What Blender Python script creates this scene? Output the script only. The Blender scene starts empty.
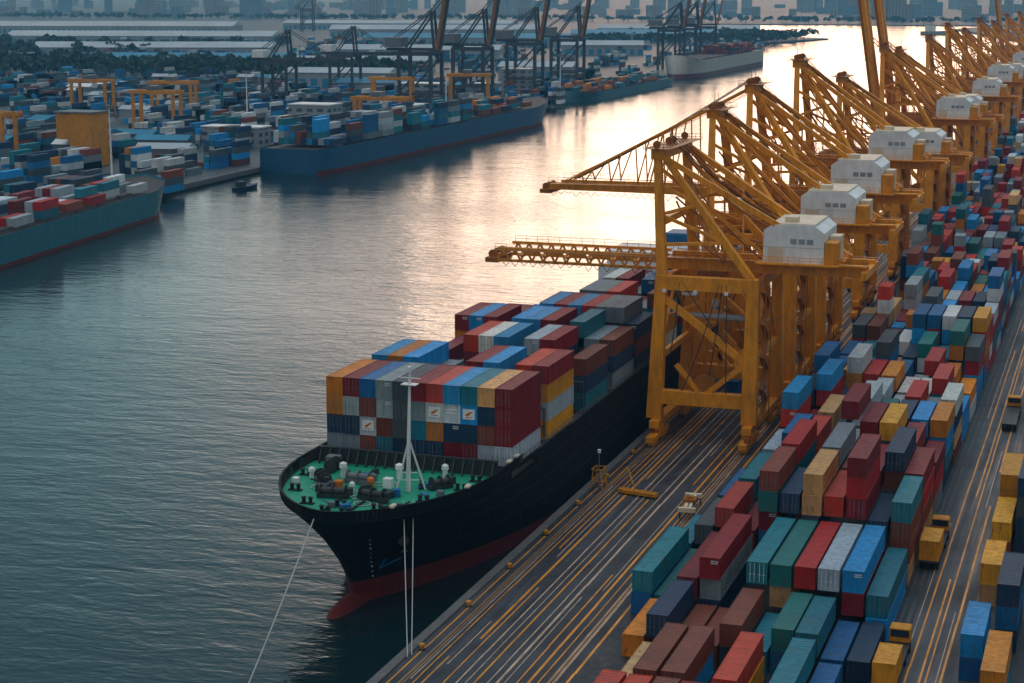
import bpy, math, random
from mathutils import Vector, Matrix
R = math.radians
random.seed(7)
S = bpy.context.scene
COL = S.collection
PI = math.pi

# ------------------------------------------------------------------ helpers
class MB:
    """collects simple solids, links them as ONE mesh object"""
    def __init__(s): s.v = []; s.f = []; s.c = []; s.m = []; s.mi = 0; s.col = (1, 1, 1)
    def _add(s, vs, fs):
        n = len(s.v); s.v += [tuple(p) for p in vs]
        for f in fs:
            s.f.append(tuple(n + i for i in f)); s.c.append(s.col); s.m.append(s.mi)
    def box(s, x0, x1, y0, y1, z0, z1):
        s._add([(x0,y0,z0),(x1,y0,z0),(x1,y1,z0),(x0,y1,z0),(x0,y0,z1),(x1,y0,z1),(x1,y1,z1),(x0,y1,z1)],
               [(0,3,2,1),(4,5,6,7),(0,1,5,4),(1,2,6,5),(2,3,7,6),(3,0,4,7)]); return s
    def cbox(s, c, d, rz=0):
        M = Matrix.Rotation(rz, 3, 'Z'); c = Vector(c)
        vs = [c + M @ Vector((a*d[0]/2, b*d[1]/2, e*d[2]/2)) for e in (-1,1) for a,b in ((-1,-1),(1,-1),(1,1),(-1,1))]
        s._add(vs, [(0,3,2,1),(4,5,6,7),(0,1,5,4),(1,2,6,5),(2,3,7,6),(3,0,4,7)]); return s
    def _frame(s, p, q):
        p = Vector(p); q = Vector(q); d = (q-p).normalized()
        up = Vector((0,0,1)) if abs(d.z) < .97 else Vector((0,1,0))
        a = d.cross(up).normalized(); b = a.cross(d).normalized()
        return p, q, a, b
    def bar(s, p, q, w, h=None, w2=None, h2=None):
        h = h or w; w2 = w2 or w; h2 = h2 or h
        p, q, a, b = s._frame(p, q)
        vs = [o + a*(i*ww/2) + b*(j*hh/2) for o,ww,hh in ((p,w,h),(q,w2,h2)) for i,j in ((-1,-1),(1,-1),(1,1),(-1,1))]
        s._add(vs, [(0,1,2,3),(7,6,5,4),(0,4,5,1),(1,5,6,2),(2,6,7,3),(3,7,4,0)]); return s
    def tube(s, p, q, r, n=8, r2=None, caps=True):
        r2 = r if r2 is None else r2
        p, q, a, b = s._frame(p, q)
        vs = []
        for o, rr in ((p, r), (q, r2)):
            for k in range(n):
                t = 2*PI*k/n; vs.append(o + a*(math.cos(t)*rr) + b*(math.sin(t)*rr))
        fs = [(k, (k+1) % n, n+(k+1) % n, n+k) for k in range(n)]
        if caps: fs += [tuple(range(n))[::-1], tuple(range(n, 2*n))]
        s._add(vs, fs); return s
    def poly(s, pts, z0, z1):
        n = len(pts)
        vs = [(x,y,z0) for x,y in pts] + [(x,y,z1) for x,y in pts]
        s._add(vs, [tuple(range(n))[::-1], tuple(range(n,2*n))] + [(k,(k+1)%n,n+(k+1)%n,n+k) for k in range(n)]); return s
    def quad(s, *p): s._add(p, [tuple(range(len(p)))]); return s
    def lattice(s, p, q, up, h, n, r):
        """planar truss: top chord offset by up*h from the bottom chord p-q"""
        p = Vector(p); q = Vector(q); u = Vector(up)*h
        s.bar(p, q, r*1.5); s.bar(p+u, q+u, r*1.5)
        for k in range(n):
            a = p.lerp(q, k/n); b = p.lerp(q, (k+1)/n); m = a.lerp(b, .5)
            s.bar(a, m+u, r); s.bar(m+u, b, r)
        return s
    def build(s, name, mat, parent=None, bevel=0, smooth=False, cols=False, loc=None):
        me = bpy.data.meshes.new(name)
        me.from_pydata(s.v, [], s.f); me.update()
        for m in (mat if isinstance(mat, (list, tuple)) else [mat]): me.materials.append(m)
        if isinstance(mat, (list, tuple)): me.polygons.foreach_set('material_index', s.m)
        if smooth: me.polygons.foreach_set('use_smooth', [True]*len(me.polygons))
        if cols:
            a = me.color_attributes.new('Col', 'FLOAT_COLOR', 'CORNER')
            d = []
            for f, c in zip(s.f, s.c): d += [c[0], c[1], c[2], 1]*len(f)
            a.data.foreach_set('color', d)
        o = bpy.data.objects.new(name, me); COL.objects.link(o)
        if loc: o.location = loc
        if parent: o.parent = parent
        if bevel:
            b = o.modifiers.new('bevel', 'BEVEL'); b.width = bevel; b.segments = 1; b.limit_method = 'ANGLE'
        return o

def tag(o, label, cat, group=None, kind=None):
    if label: o['label'] = label
    if cat: o['category'] = cat
    if group: o['group'] = group
    if kind: o['kind'] = kind
    return o
def thing(name, label, cat, loc=(0,0,0), rz=0, group=None):
    o = bpy.data.objects.new(name, None); COL.objects.link(o)
    o.location = loc; o.rotation_euler = (0,0,rz); o.empty_display_size = .5
    return tag(o, label, cat, group)
def struct(o): o['kind'] = 'structure'; return o
KIDS = {}
def kids(o):
    if not KIDS or o not in KIDS:
        KIDS.clear()
        for x in bpy.data.objects:
            if x.parent: KIDS.setdefault(x.parent, []).append(x)
        KIDS.setdefault(o, [])
    return KIDS[o]
def copy_tree(o, parent=None, color=None, skip=()):
    ch = list(kids(o))
    c = o.copy(); COL.objects.link(c); c.parent = parent
    if color: c.color = color
    for k in ch:
        if k.name.split('.')[0] in skip: continue
        cc = k.copy(); COL.objects.link(cc); cc.parent = c
        if color and k.get('paint'): cc.color = color
        for g in kids(k):
            gg = g.copy(); COL.objects.link(gg); gg.parent = cc
            if color and g.get('paint'): gg.color = color
    return c

# ------------------------------------------------------------------ materials
def newmat(name):
    m = bpy.data.materials.new(name); m.use_nodes = True
    return m, m.node_tree.nodes, m.node_tree.links
def N(nt, t, **kw):
    n = nt.new(t)
    for k, v in kw.items(): setattr(n, k, v)
    return n
def paint(name, base, rough=.5, metal=0, dirt=.35, dirtcol=(.05,.045,.04), scale=.6, src=None, bump=0, streak=(1,1,.25), rust=0):
    m, nt, L = newmat(name)
    b = nt['Principled BSDF']; b.inputs['Metallic'].default_value = metal
    tc = N(nt, 'ShaderNodeTexCoord'); oi = N(nt, 'ShaderNodeObjectInfo')
    add = N(nt, 'ShaderNodeVectorMath', operation='ADD'); L.new(tc.outputs['Object'], add.inputs[0])
    sc = N(nt, 'ShaderNodeVectorMath', operation='SCALE'); L.new(oi.outputs['Location'], sc.inputs[0]); sc.inputs['Scale'].default_value = .37
    L.new(sc.outputs[0], add.inputs[1])
    mp = N(nt, 'ShaderNodeMapping'); mp.inputs['Scale'].default_value = streak; L.new(add.outputs[0], mp.inputs[0])
    n1 = N(nt, 'ShaderNodeTexNoise'); n1.inputs['Scale'].default_value = scale*2.2; n1.inputs['Detail'].default_value = 6; n1.inputs['Roughness'].default_value = .65
    L.new(mp.outputs[0], n1.inputs[0])
    n2 = N(nt, 'ShaderNodeTexNoise'); n2.inputs['Scale'].default_value = scale*.5; n2.inputs['Detail'].default_value = 3; L.new(add.outputs[0], n2.inputs[0])
    cr = N(nt, 'ShaderNodeMapRange'); cr.inputs[1].default_value = .42; cr.inputs[2].default_value = .75; cr.inputs[4].default_value = dirt; L.new(n1.outputs[0], cr.inputs[0])
    mx = N(nt, 'ShaderNodeMix', data_type='RGBA'); mx.inputs['B'].default_value = (*dirtcol, 1)
    L.new(cr.outputs[0], mx.inputs['Factor'])
    if src == 'object': L.new(oi.outputs['Color'], mx.inputs['A'])
    elif src == 'attr':
        at = N(nt, 'ShaderNodeAttribute', attribute_name='Col'); L.new(at.outputs['Color'], mx.inputs['A'])
    else: mx.inputs['A'].default_value = (*base, 1)
    hs = N(nt, 'ShaderNodeHueSaturation'); L.new(mx.outputs['Result'], hs.inputs['Color']); hs.inputs['Saturation'].default_value = 1.2
    mr = N(nt, 'ShaderNodeMapRange'); mr.inputs[3].default_value = .72; mr.inputs[4].default_value = 1.25; L.new(n2.outputs[0], mr.inputs[0]); L.new(mr.outputs[0], hs.inputs['Value'])
    out = hs.outputs[0]
    if rust:
        n3 = N(nt, 'ShaderNodeTexNoise'); n3.inputs['Scale'].default_value = 3; n3.inputs['Detail'].default_value = 8; L.new(mp.outputs[0], n3.inputs[0])
        r3 = N(nt, 'ShaderNodeMapRange'); r3.inputs[1].default_value = .6; r3.inputs[2].default_value = .7; r3.inputs[4].default_value = rust; L.new(n3.outputs[0], r3.inputs[0])
        m3 = N(nt, 'ShaderNodeMix', data_type='RGBA'); m3.inputs['B'].default_value = (.12,.045,.02,1); L.new(r3.outputs[0], m3.inputs['Factor']); L.new(out, m3.inputs['A']); out = m3.outputs['Result']
    L.new(out, b.inputs['Base Color'])
    rr = N(nt, 'ShaderNodeMapRange'); rr.inputs[3].default_value = rough-.1; rr.inputs[4].default_value = min(1, rough+.25); L.new(n1.outputs[0], rr.inputs[0]); L.new(rr.outputs[0], b.inputs['Roughness'])
    if bump:
        bu = N(nt, 'ShaderNodeBump'); bu.inputs['Strength'].default_value = bump; bu.inputs['Distance'].default_value = .05; L.new(n1.outputs[0], bu.inputs['Height']); L.new(bu.outputs[0], b.inputs['Normal'])
    return m
M = {}
M['cont'] = paint('container_paint', (1,1,1), .5, src='object', dirt=.5, rust=.7)
M['cont_far'] = paint('container_paint_far', (1,1,1), .6, src='attr', dirt=.35)
M['crane'] = paint('crane_orange_paint', (.86,.31,.006), .42, dirt=.45, dirtcol=(.10,.04,.012), rust=.35, scale=.5)
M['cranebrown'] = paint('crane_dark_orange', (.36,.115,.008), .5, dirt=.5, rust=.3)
M['farcrane'] = paint('far_crane_steel', (.045,.05,.055), .6)
M['yellow'] = paint('yellow_steel', (.68,.27,.02), .5, dirt=.4, rust=.3)
M['white'] = paint('white_paint', (.80,.81,.80), .45, dirt=.3, dirtcol=(.3,.28,.25))
M['cream'] = paint('cream_paint_and_lit_roof', (.72,.62,.48), .5, dirt=.3, dirtcol=(.3,.25,.2))
M['grey'] = paint('grey_steel', (.16,.17,.18), .5)
M['dark'] = paint('dark_steel', (.03,.032,.035), .5, dirt=.3)
M['black'] = paint('black_rubber', (.012,.012,.012), .8, dirt=.2)
M['hull'] = paint('black_hull', (.004,.006,.008), .6, dirt=.25, dirtcol=(.03,.03,.032), streak=(1,1,.1))
M['boot'] = paint('antifouling_red', (.13,.02,.016), .7, dirt=.6, dirtcol=(.06,.02,.02), scale=.4)
M['deck'] = paint('green_deck', (.012,.30,.17), .5, dirt=.25, dirtcol=(.02,.06,.045), rust=.5)
M['hatch'] = paint('hatch_steel', (.05,.035,.03), .6)
M['rope'] = paint('mooring_rope', (.45,.45,.42), .9, dirt=.1)
M['glass'] = paint('dark_glass', (.02,.03,.04), .12, dirt=0)
M['blue'] = paint('blue_paint', (.02,.16,.36), .5)
M['bluehull'] = paint('blue_hull', (.002,.075,.17), .5, dirt=.3, dirtcol=(.01,.06,.12))
M['navyhull'] = paint('navy_hull', (.004,.02,.06), .5)
M['tealhull'] = paint('teal_hull', (.006,.14,.19), .5, dirt=.3, dirtcol=(.01,.06,.08))
M['greyhull'] = paint('grey_blue_hull', (.05,.13,.17), .5)
M['whitehull'] = paint('white_hull', (.5,.48,.44), .5)
M['maroonhull'] = paint('maroon_hull', (.12,.03,.03), .5)
M['orange'] = paint('hi_vis_orange', (.6,.18,.03), .6)
M['conc'] = paint('quay_concrete', (.13,.125,.12), .85, dirt=.5, dirtcol=(.04,.04,.04), bump=.3)
M['roof_pale'] = paint('pale_roof_sheet', (.42,.47,.5), .9, dirt=.3, dirtcol=(.2,.25,.28), scale=.05)
M['roof_blue'] = paint('blue_roof_sheet', (.06,.22,.34), .5, dirt=.3, scale=.05)
M['wall'] = paint('pale_wall', (.3,.33,.35), .8, dirt=.3, scale=.1)
M['leaf'] = paint('foliage', (.025,.05,.028), .8, dirt=.5, dirtcol=(.015,.03,.02), scale=.1)
M['bark'] = paint('bark', (.06,.045,.03), .9)

def windows_mat(name, wall, sx, sz):
    m, nt, L = newmat(name); b = nt['Principled BSDF']; b.inputs['Roughness'].default_value = .6
    tc = N(nt, 'ShaderNodeTexCoord'); sp = N(nt, 'ShaderNodeSeparateXYZ'); L.new(tc.outputs['Object'], sp.inputs[0])
    ad = N(nt, 'ShaderNodeMath', operation='ADD'); L.new(sp.outputs[0], ad.inputs[0]); L.new(sp.outputs[1], ad.inputs[1])
    def cell(src, s, t):
        a = N(nt, 'ShaderNodeMath', operation='DIVIDE'); L.new(src, a.inputs[0]); a.inputs[1].default_value = s
        f = N(nt, 'ShaderNodeMath', operation='FRACT'); L.new(a.outputs[0], f.inputs[0])
        g = N(nt, 'ShaderNodeMath', operation='GREATER_THAN'); L.new(f.outputs[0], g.inputs[0]); g.inputs[1].default_value = t
        return g.outputs[0]
    mu = N(nt, 'ShaderNodeMath', operation='MULTIPLY'); L.new(cell(ad.outputs[0], sx, .45), mu.inputs[0]); L.new(cell(sp.outputs[2], sz, .5), mu.inputs[1])
    mx = N(nt, 'ShaderNodeMix', data_type='RGBA'); mx.inputs['A'].default_value = (*wall, 1); mx.inputs['B'].default_value = (.05,.07,.09,1); L.new(mu.outputs[0], mx.inputs['Factor'])
    L.new(mx.outputs['Result'], b.inputs['Base Color']); return m
TOW = [windows_mat('tower_facade_pale', (.28,.31,.33), 6, 3.4), windows_mat('tower_facade_warm', (.26,.25,.24), 8, 3.6), windows_mat('tower_facade_blue', (.16,.26,.34), 5, 3.3)]

def water_mat():
    m, nt, L = newmat('river_water'); b = nt['Principled BSDF']
    b.inputs['Base Color'].default_value = (.006,.020,.022,1); b.inputs['IOR'].default_value = 1.333
    b.inputs['Roughness'].default_value = .12
    tc = N(nt, 'ShaderNodeTexCoord')
    def nz(sc, rot, s, detail=3, dist=0, rough=.5):
        mp = N(nt, 'ShaderNodeMapping'); mp.inputs['Scale'].default_value = sc; mp.inputs['Rotation'].default_value = (0,0,rot); L.new(tc.outputs['Object'], mp.inputs[0])
        n = N(nt, 'ShaderNodeTexNoise'); n.inputs['Scale'].default_value = s; n.inputs['Detail'].default_value = detail; n.inputs['Distortion'].default_value = dist; n.inputs['Roughness'].default_value = rough
        L.new(mp.outputs[0], n.inputs[0]); return n.outputs[0]
    a = nz((.42,1,1), R(-22), .34, 3, .5); c = nz((.5,1,1), R(-8), .09, 3, .3); d = nz((.55,1,1), R(-35), 1.1, 3, .2); p = nz((.5,1,1), R(-15), .014, 4, .6)
    def mul(x, k):
        q = N(nt, 'ShaderNodeMath', operation='MULTIPLY'); L.new(x, q.inputs[0])
        if isinstance(k, float): q.inputs[1].default_value = k
        else: L.new(k, q.inputs[1])
        return q.outputs[0]
    def add(x, y):
        q = N(nt, 'ShaderNodeMath', operation='ADD'); L.new(x, q.inputs[0]); L.new(y, q.inputs[1]); return q.outputs[0]
    pr = N(nt, 'ShaderNodeMapRange'); pr.inputs[1].default_value = .3; pr.inputs[2].default_value = .7; pr.inputs[3].default_value = .55; pr.inputs[4].default_value = 1.1; L.new(p, pr.inputs[0])
    h = add(add(mul(a, .62), mul(c, .7)), mul(d, .2))
    h = mul(h, pr.outputs[0])
    bu = N(nt, 'ShaderNodeBump'); bu.inputs['Strength'].default_value = 1; bu.inputs['Distance'].default_value = WAVE; L.new(h, bu.inputs['Height']); L.new(bu.outputs[0], b.inputs['Normal'])
    rr = N(nt, 'ShaderNodeMapRange'); rr.inputs[1].default_value = .3; rr.inputs[2].default_value = .7; rr.inputs[3].default_value = .07; rr.inputs[4].default_value = .2; L.new(p, rr.inputs[0]); L.new(rr.outputs[0], b.inputs['Roughness'])
    return m
WAVE = .38

def asphalt(name, ca, cb, streaks=True):
    m, nt, L = newmat(name); b = nt['Principled BSDF']
    tc = N(nt, 'ShaderNodeTexCoord')
    mp = N(nt, 'ShaderNodeMapping'); mp.inputs['Scale'].default_value = (1, .03 if streaks else .6, 1); L.new(tc.outputs['Object'], mp.inputs[0])
    n1 = N(nt, 'ShaderNodeTexNoise'); n1.inputs['Scale'].default_value = 1.1; n1.inputs['Detail'].default_value = 7; n1.inputs['Roughness'].default_value = .7; L.new(mp.outputs[0], n1.inputs[0])
    n2 = N(nt, 'ShaderNodeTexNoise'); n2.inputs['Scale'].default_value = .12; n2.inputs['Detail'].default_value = 7; n2.inputs['Distortion'].default_value = .6; L.new(tc.outputs['Object'], n2.inputs[0])
    n3 = N(nt, 'ShaderNodeTexNoise'); n3.inputs['Scale'].default_value = 14; n3.inputs['Detail'].default_value = 4; L.new(tc.outputs['Object'], n3.inputs[0])
    r = N(nt, 'ShaderNodeValToRGB'); r.color_ramp.elements[0].position = .36; r.color_ramp.elements[0].color = (*ca,1); r.color_ramp.elements[1].position = .66; r.color_ramp.elements[1].color = (*cb,1); L.new(n1.outputs[0], r.inputs[0])
    hs = N(nt, 'ShaderNodeHueSaturation'); L.new(r.outputs[0], hs.inputs['Color'])
    mr = N(nt, 'ShaderNodeMapRange'); mr.inputs[1].default_value = .3; mr.inputs[2].default_value = .7; mr.inputs[3].default_value = .5; mr.inputs[4].default_value = 1.5; L.new(n2.outputs[0], mr.inputs[0]); L.new(mr.outputs[0], hs.inputs['Value'])
    L.new(hs.outputs[0], b.inputs['Base Color'])
    rr = N(nt, 'ShaderNodeMapRange'); rr.inputs[1].default_value = .35; rr.inputs[2].default_value = .65; rr.inputs[3].default_value = .42; rr.inputs[4].default_value = .8; L.new(n1.outputs[0], rr.inputs[0]); L.new(rr.outputs[0], b.inputs['Roughness'])
    bu = N(nt, 'ShaderNodeBump'); bu.inputs['Strength'].default_value = .25; bu.inputs['Distance'].default_value = .03; L.new(n3.outputs[0], bu.inputs['Height']); L.new(bu.outputs[0], b.inputs['Normal'])
    return m
M['apron'] = asphalt('apron_asphalt', (.014,.017,.024), (.062,.062,.072))
M['yard'] = asphalt('yard_asphalt', (.010,.011,.014), (.03,.03,.034), False)
M['road'] = asphalt('road_asphalt', (.038,.041,.05), (.066,.068,.076))
M['land'] = asphalt('far_ground', (.025,.035,.04), (.06,.07,.075), False)
M['line_warm'] = paint('worn_warm_marking', (.85,.36,.09), .4, dirt=.7, dirtcol=(.05,.045,.045), scale=.5, streak=(1,.25,1))
M['line_pale'] = paint('worn_pale_marking', (.62,.45,.32), .4, dirt=.8, dirtcol=(.05,.05,.05), scale=.6, streak=(1,.25,1))
M['rail'] = paint('worn_rail_steel', (.45,.30,.2), .3, metal=.6, dirt=.5, streak=(1,.2,1))

M['hull'].node_tree.nodes['Principled BSDF'].inputs['Specular IOR Level'].default_value = .15
M['apron'].node_tree.nodes['Principled BSDF'].inputs['Specular IOR Level'].default_value = .35
# ------------------------------------------------------------------ camera
F = 1800.0; P = math.atan((341.5+12)/F); YAW = math.atan((1136-512)/F*math.cos(P)); H = 75.0
cam = bpy.data.cameras.new('camera'); cam.lens = 36*F/1024; cam.sensor_width = 36; cam.clip_start = 1; cam.clip_end = 30000
co = bpy.data.objects.new('camera', cam); COL.objects.link(co)
co.location = (0,0,H); co.rotation_euler = (PI/2 - P, 0, YAW)
S.camera = co
S.view_settings.view_transform = 'Standard'; S.view_settings.look = 'None'; S.view_settings.exposure = 0; S.view_settings.gamma = 1
S.render.resolution_x = 1024; S.render.resolution_y = 683

# ------------------------------------------------------------------ light
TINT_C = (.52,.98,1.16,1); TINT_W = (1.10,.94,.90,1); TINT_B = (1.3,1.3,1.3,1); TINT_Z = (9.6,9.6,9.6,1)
SUN_AZ = R(-12); SUN_EL = R(9)      # azimuth from +Y towards +X
w = bpy.data.worlds.new('World'); S.world = w; w.use_nodes = True
nt = w.node_tree.nodes; L = w.node_tree.links
bg = nt['Background']; bg.inputs['Strength'].default_value = .12
sky = nt.new('ShaderNodeTexSky'); sky.sky_type = 'NISHITA'; sky.sun_disc = False
sky.sun_elevation = SUN_EL; sky.sun_rotation = SUN_AZ; sky.air_density = 1.6; sky.dust_density = 1.2; sky.ozone_density = 4.0; sky.altitude = 0
# thin high cloud, tints the clear sky unevenly
tc = nt.new('ShaderNodeTexCoord'); mp = nt.new('ShaderNodeMapping'); mp.inputs['Scale'].default_value = (1,1,4); L.new(tc.outputs['Generated'], mp.inputs[0])
nz = nt.new('ShaderNodeTexNoise'); nz.inputs['Scale'].default_value = 2.2; nz.inputs['Detail'].default_value = 6; L.new(mp.outputs[0], nz.inputs[0])
mr = nt.new('ShaderNodeMapRange'); mr.inputs[1].default_value = .35; mr.inputs[2].default_value = .7; mr.inputs[3].default_value = 0; mr.inputs[4].default_value = .5; L.new(nz.outputs[0], mr.inputs[0])
gm = nt.new('ShaderNodeMix'); gm.data_type = 'RGBA'; gm.blend_type = 'MULTIPLY'; gm.inputs['Factor'].default_value = 1
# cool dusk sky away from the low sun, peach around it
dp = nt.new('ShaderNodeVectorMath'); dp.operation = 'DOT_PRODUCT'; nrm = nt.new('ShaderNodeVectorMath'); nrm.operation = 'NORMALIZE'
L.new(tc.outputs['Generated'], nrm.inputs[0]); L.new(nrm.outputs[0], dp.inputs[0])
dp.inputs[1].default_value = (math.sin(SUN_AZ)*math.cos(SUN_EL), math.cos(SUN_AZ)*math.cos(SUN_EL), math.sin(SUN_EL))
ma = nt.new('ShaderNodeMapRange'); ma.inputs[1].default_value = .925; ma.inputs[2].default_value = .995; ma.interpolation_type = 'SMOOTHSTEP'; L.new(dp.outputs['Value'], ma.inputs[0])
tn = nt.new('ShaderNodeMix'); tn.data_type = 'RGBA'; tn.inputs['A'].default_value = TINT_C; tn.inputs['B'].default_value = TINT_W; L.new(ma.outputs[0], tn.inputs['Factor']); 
# added fill: sky multiplier raised away from the sunset to light camera-facing sides
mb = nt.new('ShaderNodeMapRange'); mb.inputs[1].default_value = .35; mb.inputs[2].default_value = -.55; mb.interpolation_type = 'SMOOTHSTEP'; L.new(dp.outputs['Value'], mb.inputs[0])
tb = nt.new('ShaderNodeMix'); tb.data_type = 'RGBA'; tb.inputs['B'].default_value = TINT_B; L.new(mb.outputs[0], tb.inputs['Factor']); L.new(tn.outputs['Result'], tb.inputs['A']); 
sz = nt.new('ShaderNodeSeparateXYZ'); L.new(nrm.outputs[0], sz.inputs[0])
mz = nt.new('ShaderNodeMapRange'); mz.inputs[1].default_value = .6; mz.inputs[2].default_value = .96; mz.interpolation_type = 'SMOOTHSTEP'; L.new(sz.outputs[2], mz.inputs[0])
tz = nt.new('ShaderNodeMix'); tz.data_type = 'RGBA'; tz.inputs['B'].default_value = TINT_Z; L.new(mz.outputs[0], tz.inputs['Factor']); L.new(tb.outputs['Result'], tz.inputs['A']); L.new(tz.outputs['Result'], gm.inputs['B'])  # added fill: overhead sky multiplied up to brighten roofs and tops
hsv = nt.new('ShaderNodeHueSaturation'); hsv.inputs['Saturation'].default_value = .24; L.new(sky.outputs[0], hsv.inputs['Color']); L.new(hsv.outputs[0], gm.inputs['A'])
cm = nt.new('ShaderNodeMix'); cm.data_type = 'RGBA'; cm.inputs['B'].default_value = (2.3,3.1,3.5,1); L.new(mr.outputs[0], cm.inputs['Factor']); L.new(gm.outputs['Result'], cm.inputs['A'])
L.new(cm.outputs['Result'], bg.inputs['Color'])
sun = bpy.data.lights.new('sun', 'SUN'); sun.energy = 0.24; sun.angle = R(20); sun.color = (1,.72,.5)
so = bpy.data.objects.new('sun', sun); COL.objects.link(so)
d = Vector((math.sin(SUN_AZ)*math.cos(SUN_EL), math.cos(SUN_AZ)*math.cos(SUN_EL), math.sin(SUN_EL)))
so.rotation_euler = d.to_track_quat('Z', 'Y').to_euler(); so.location = (0,0,200)

# haze: one homogeneous body of air over the whole harbour
hm = bpy.data.materials.new('haze'); hm.use_nodes = True; ht = hm.node_tree
for n in list(ht.nodes):
    if n.type != 'OUTPUT_MATERIAL': ht.nodes.remove(n)
vs_ = ht.nodes.new('ShaderNodeVolumeScatter'); vs_.inputs['Color'].default_value = (.20,.62,1,1); vs_.inputs['Density'].default_value = 1/9500; vs_.inputs['Anisotropy'].default_value = .2
ht.links.new(vs_.outputs[0], [n for n in ht.nodes if n.type == 'OUTPUT_MATERIAL'][0].inputs['Volume'])
hz = MB().box(-7000, 4000, -300, 9000, -3, 150).build('haze', hm); struct(hz)

# ------------------------------------------------------------------ setting
struct(MB().quad((-14000,-3000,0),(9000,-3000,0),(9000,16000,0),(-14000,16000,0)).build('river', water_mat()))
QX = -72.0
right_land = [(QX,-200),(3000,-200),(3000,3600),(-260,3600),(-300,3350),(QX,2300)]
struct(MB().poly(right_land, -6, 3.0).build('ground', M['yard']))
struct(MB().poly([(-9000,3750),(7000,3750),(7000,15000),(-12000,15000)], -6, 2.0).build('far_ground', M['land']))
left_land = [(-322,300),(-334,575),(-338,650),(-338,1020),(-368,1150),(-368,1475),(-374,1790),(-476,2420),(-425,2700),(-700,2990),(-900,3600),(-1000,3900),(-9000,3900),(-9000,-200),(-331,-200)]
struct(MB().poly(left_land, -6, 2.2).build('far_bank', M['land']))
struct(MB().quad((QX+.5,-200,3.004),(-51.6,-200,3.004),(-51.6,2300,3.004),(QX+.5,2300,3.004)).build('apron_pavement', M['apron']))
struct(MB().quad((-21.5,-200,3.004),(-10.6,-200,3.004),(-10.6,1500,3.004),(-21.5,1500,3.004)).build('road', M['road']))
# markings and rails of the apron: long worn strips, a little uneven
def strips(xs, y0, y1, name, mat, wob=.05, z=3.008):
    b = MB()
    for x, wd, gap in xs:
        y = y0; wd *= 1.9
        while y < y1:
            ln = random.uniform(14, 46)
            if random.random() > gap:
                a = random.uniform(-wob, wob); c = random.uniform(-wob, wob)
                b.quad((x+a-wd/2,y,z),(x+a+wd/2,y,z),(x+c+wd/2,min(y+ln,y1),z),(x+c-wd/2,min(y+ln,y1),z))
            y += ln
    return struct(b.build(name, mat))
strips([(-70.3,.10,.1),(-67.8,.08,.2),(-66.9,.10,.15),(-65.4,.16,.1),(-64.7,.08,.3),(-61.6,.12,.12),(-57.4,.10,.2),(-56.2,.16,.05),(-55.2,.08,.3),(-52.3,.16,.05)], -100, 900, 'painted_line', M['line_warm'])
strips([(-68.4,.06,.4),(-66.2,.07,.4),(-63.4,.10,.1),(-62.5,.06,.3),(-60.3,.08,.15),(-59.3,.16,.05),(-58.6,.06,.3),(-56.9,.06,.3),(-53.6,.08,.2),(-54.6,.07,.4)], -100, 900, 'painted_line', M['line_pale'], z=3.010)
strips([(-18.6,.12,.05),(-17.2,.12,.1),(-16.6,.10,.1),(-15.0,.14,.05)], -100, 900, 'road_marking', M['line_warm'])
strips([(-15.5,.05,.3),(-19.4,.06,.4)], -100, 900, 'road_marking', M['line_pale'], z=3.010)
def rail(x, lab):
    b = MB().box(x-.35, x-.12, -100, 1800, 3.004, 3.014); b.box(x+.12, x+.35, -100, 1800, 3.004, 3.014); b.box(x-.05, x+.05, -100, 1800, 3.004, 3.10)
    tag(b.build('crane_rail', M['rail']), lab, 'rail', 'crane rails along the quay')
jb = MB()
for k in range(60): jb.box(-71.0,-51.7,110+12*k,110.09+12*k,3.0045,3.0065)
struct(jb.build('pavement_joint', M['dark']))
rail(-69, 'steel crane rail nearest the quay edge, running under the waterside crane legs')
rail(-54, 'steel crane rail beside the container yard, under the landside crane legs')
tag(MB().box(-21.15,-20.75,-100,700,3.004,3.10).box(-20.2,-19.9,-100,700,3.004,3.08).build('gantry_track', M['dark']), 'dark gantry track along the left side of the yard road', 'rail')
# quay coping and wall
struct(MB().box(QX-.25, QX+.9, -200, 2300, 2.55, 3.25).build('kerb', M['conc'], bevel=.05))
struct(MB().box(QX-.12, QX, -200, 2300, -5, 2.55).build('quay_wall', M['conc']))
struct(MB().bar((-321.5,300,1.6),(-333.5,575,1.6),1.6,1.9).build('far_quay_edge', M['conc']))
e = MB(); 
for a, b_ in zip(left_land[1:6], left_land[2:7]): e.bar((a[0]+.2,a[1],1.6),(b_[0]+.2,b_[1],1.6),1.6,1.9)
struct(e.build('far_quay_kerb', M['conc']))

# bollards, tyre fenders
bo = thing('bollard', '', 'bollard', (QX+1.6,176,3.0), 0, 'mooring bollards along the quay edge')
MB().tube((0,0,0),(0,0,.12),.42,12).build('base', M['dark'], bo)
MB().tube((0,0,.12),(0,0,.55),.2,12,.24).tube((0,0,.55),(0,0,.72),.36,12,.3).build('post', M['yellow'], bo)
fe = thing('fender', '', 'fender', (QX-.5,181,1.7), 0, 'rubber fenders along the quay face')
MB().box(-.35,.2,-.9,.9,-1.3,.7).build('pad', M['black'], fe, bevel=.1)
MB().tube((.1,-.7,.55),(.45,-.9,1.25),.04,6).tube((.1,.7,.55),(.45,.9,1.25),.04,6).build('chain', M['grey'], fe)
ords = ['first','second','third','fourth','fifth','sixth','seventh','eighth','ninth','tenth','eleventh','twelfth','thirteenth','fourteenth','fifteenth','sixteenth','seventeenth','eighteenth','nineteenth','twentieth']
for k in range(7):
    c = bo if k == 0 else copy_tree(bo); c.location = (QX+1.6, 176+15*k, 3.0)
    c['label'] = f'low mooring bollard on the quay edge, {ords[k]} from the bottom of the photo'
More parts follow.
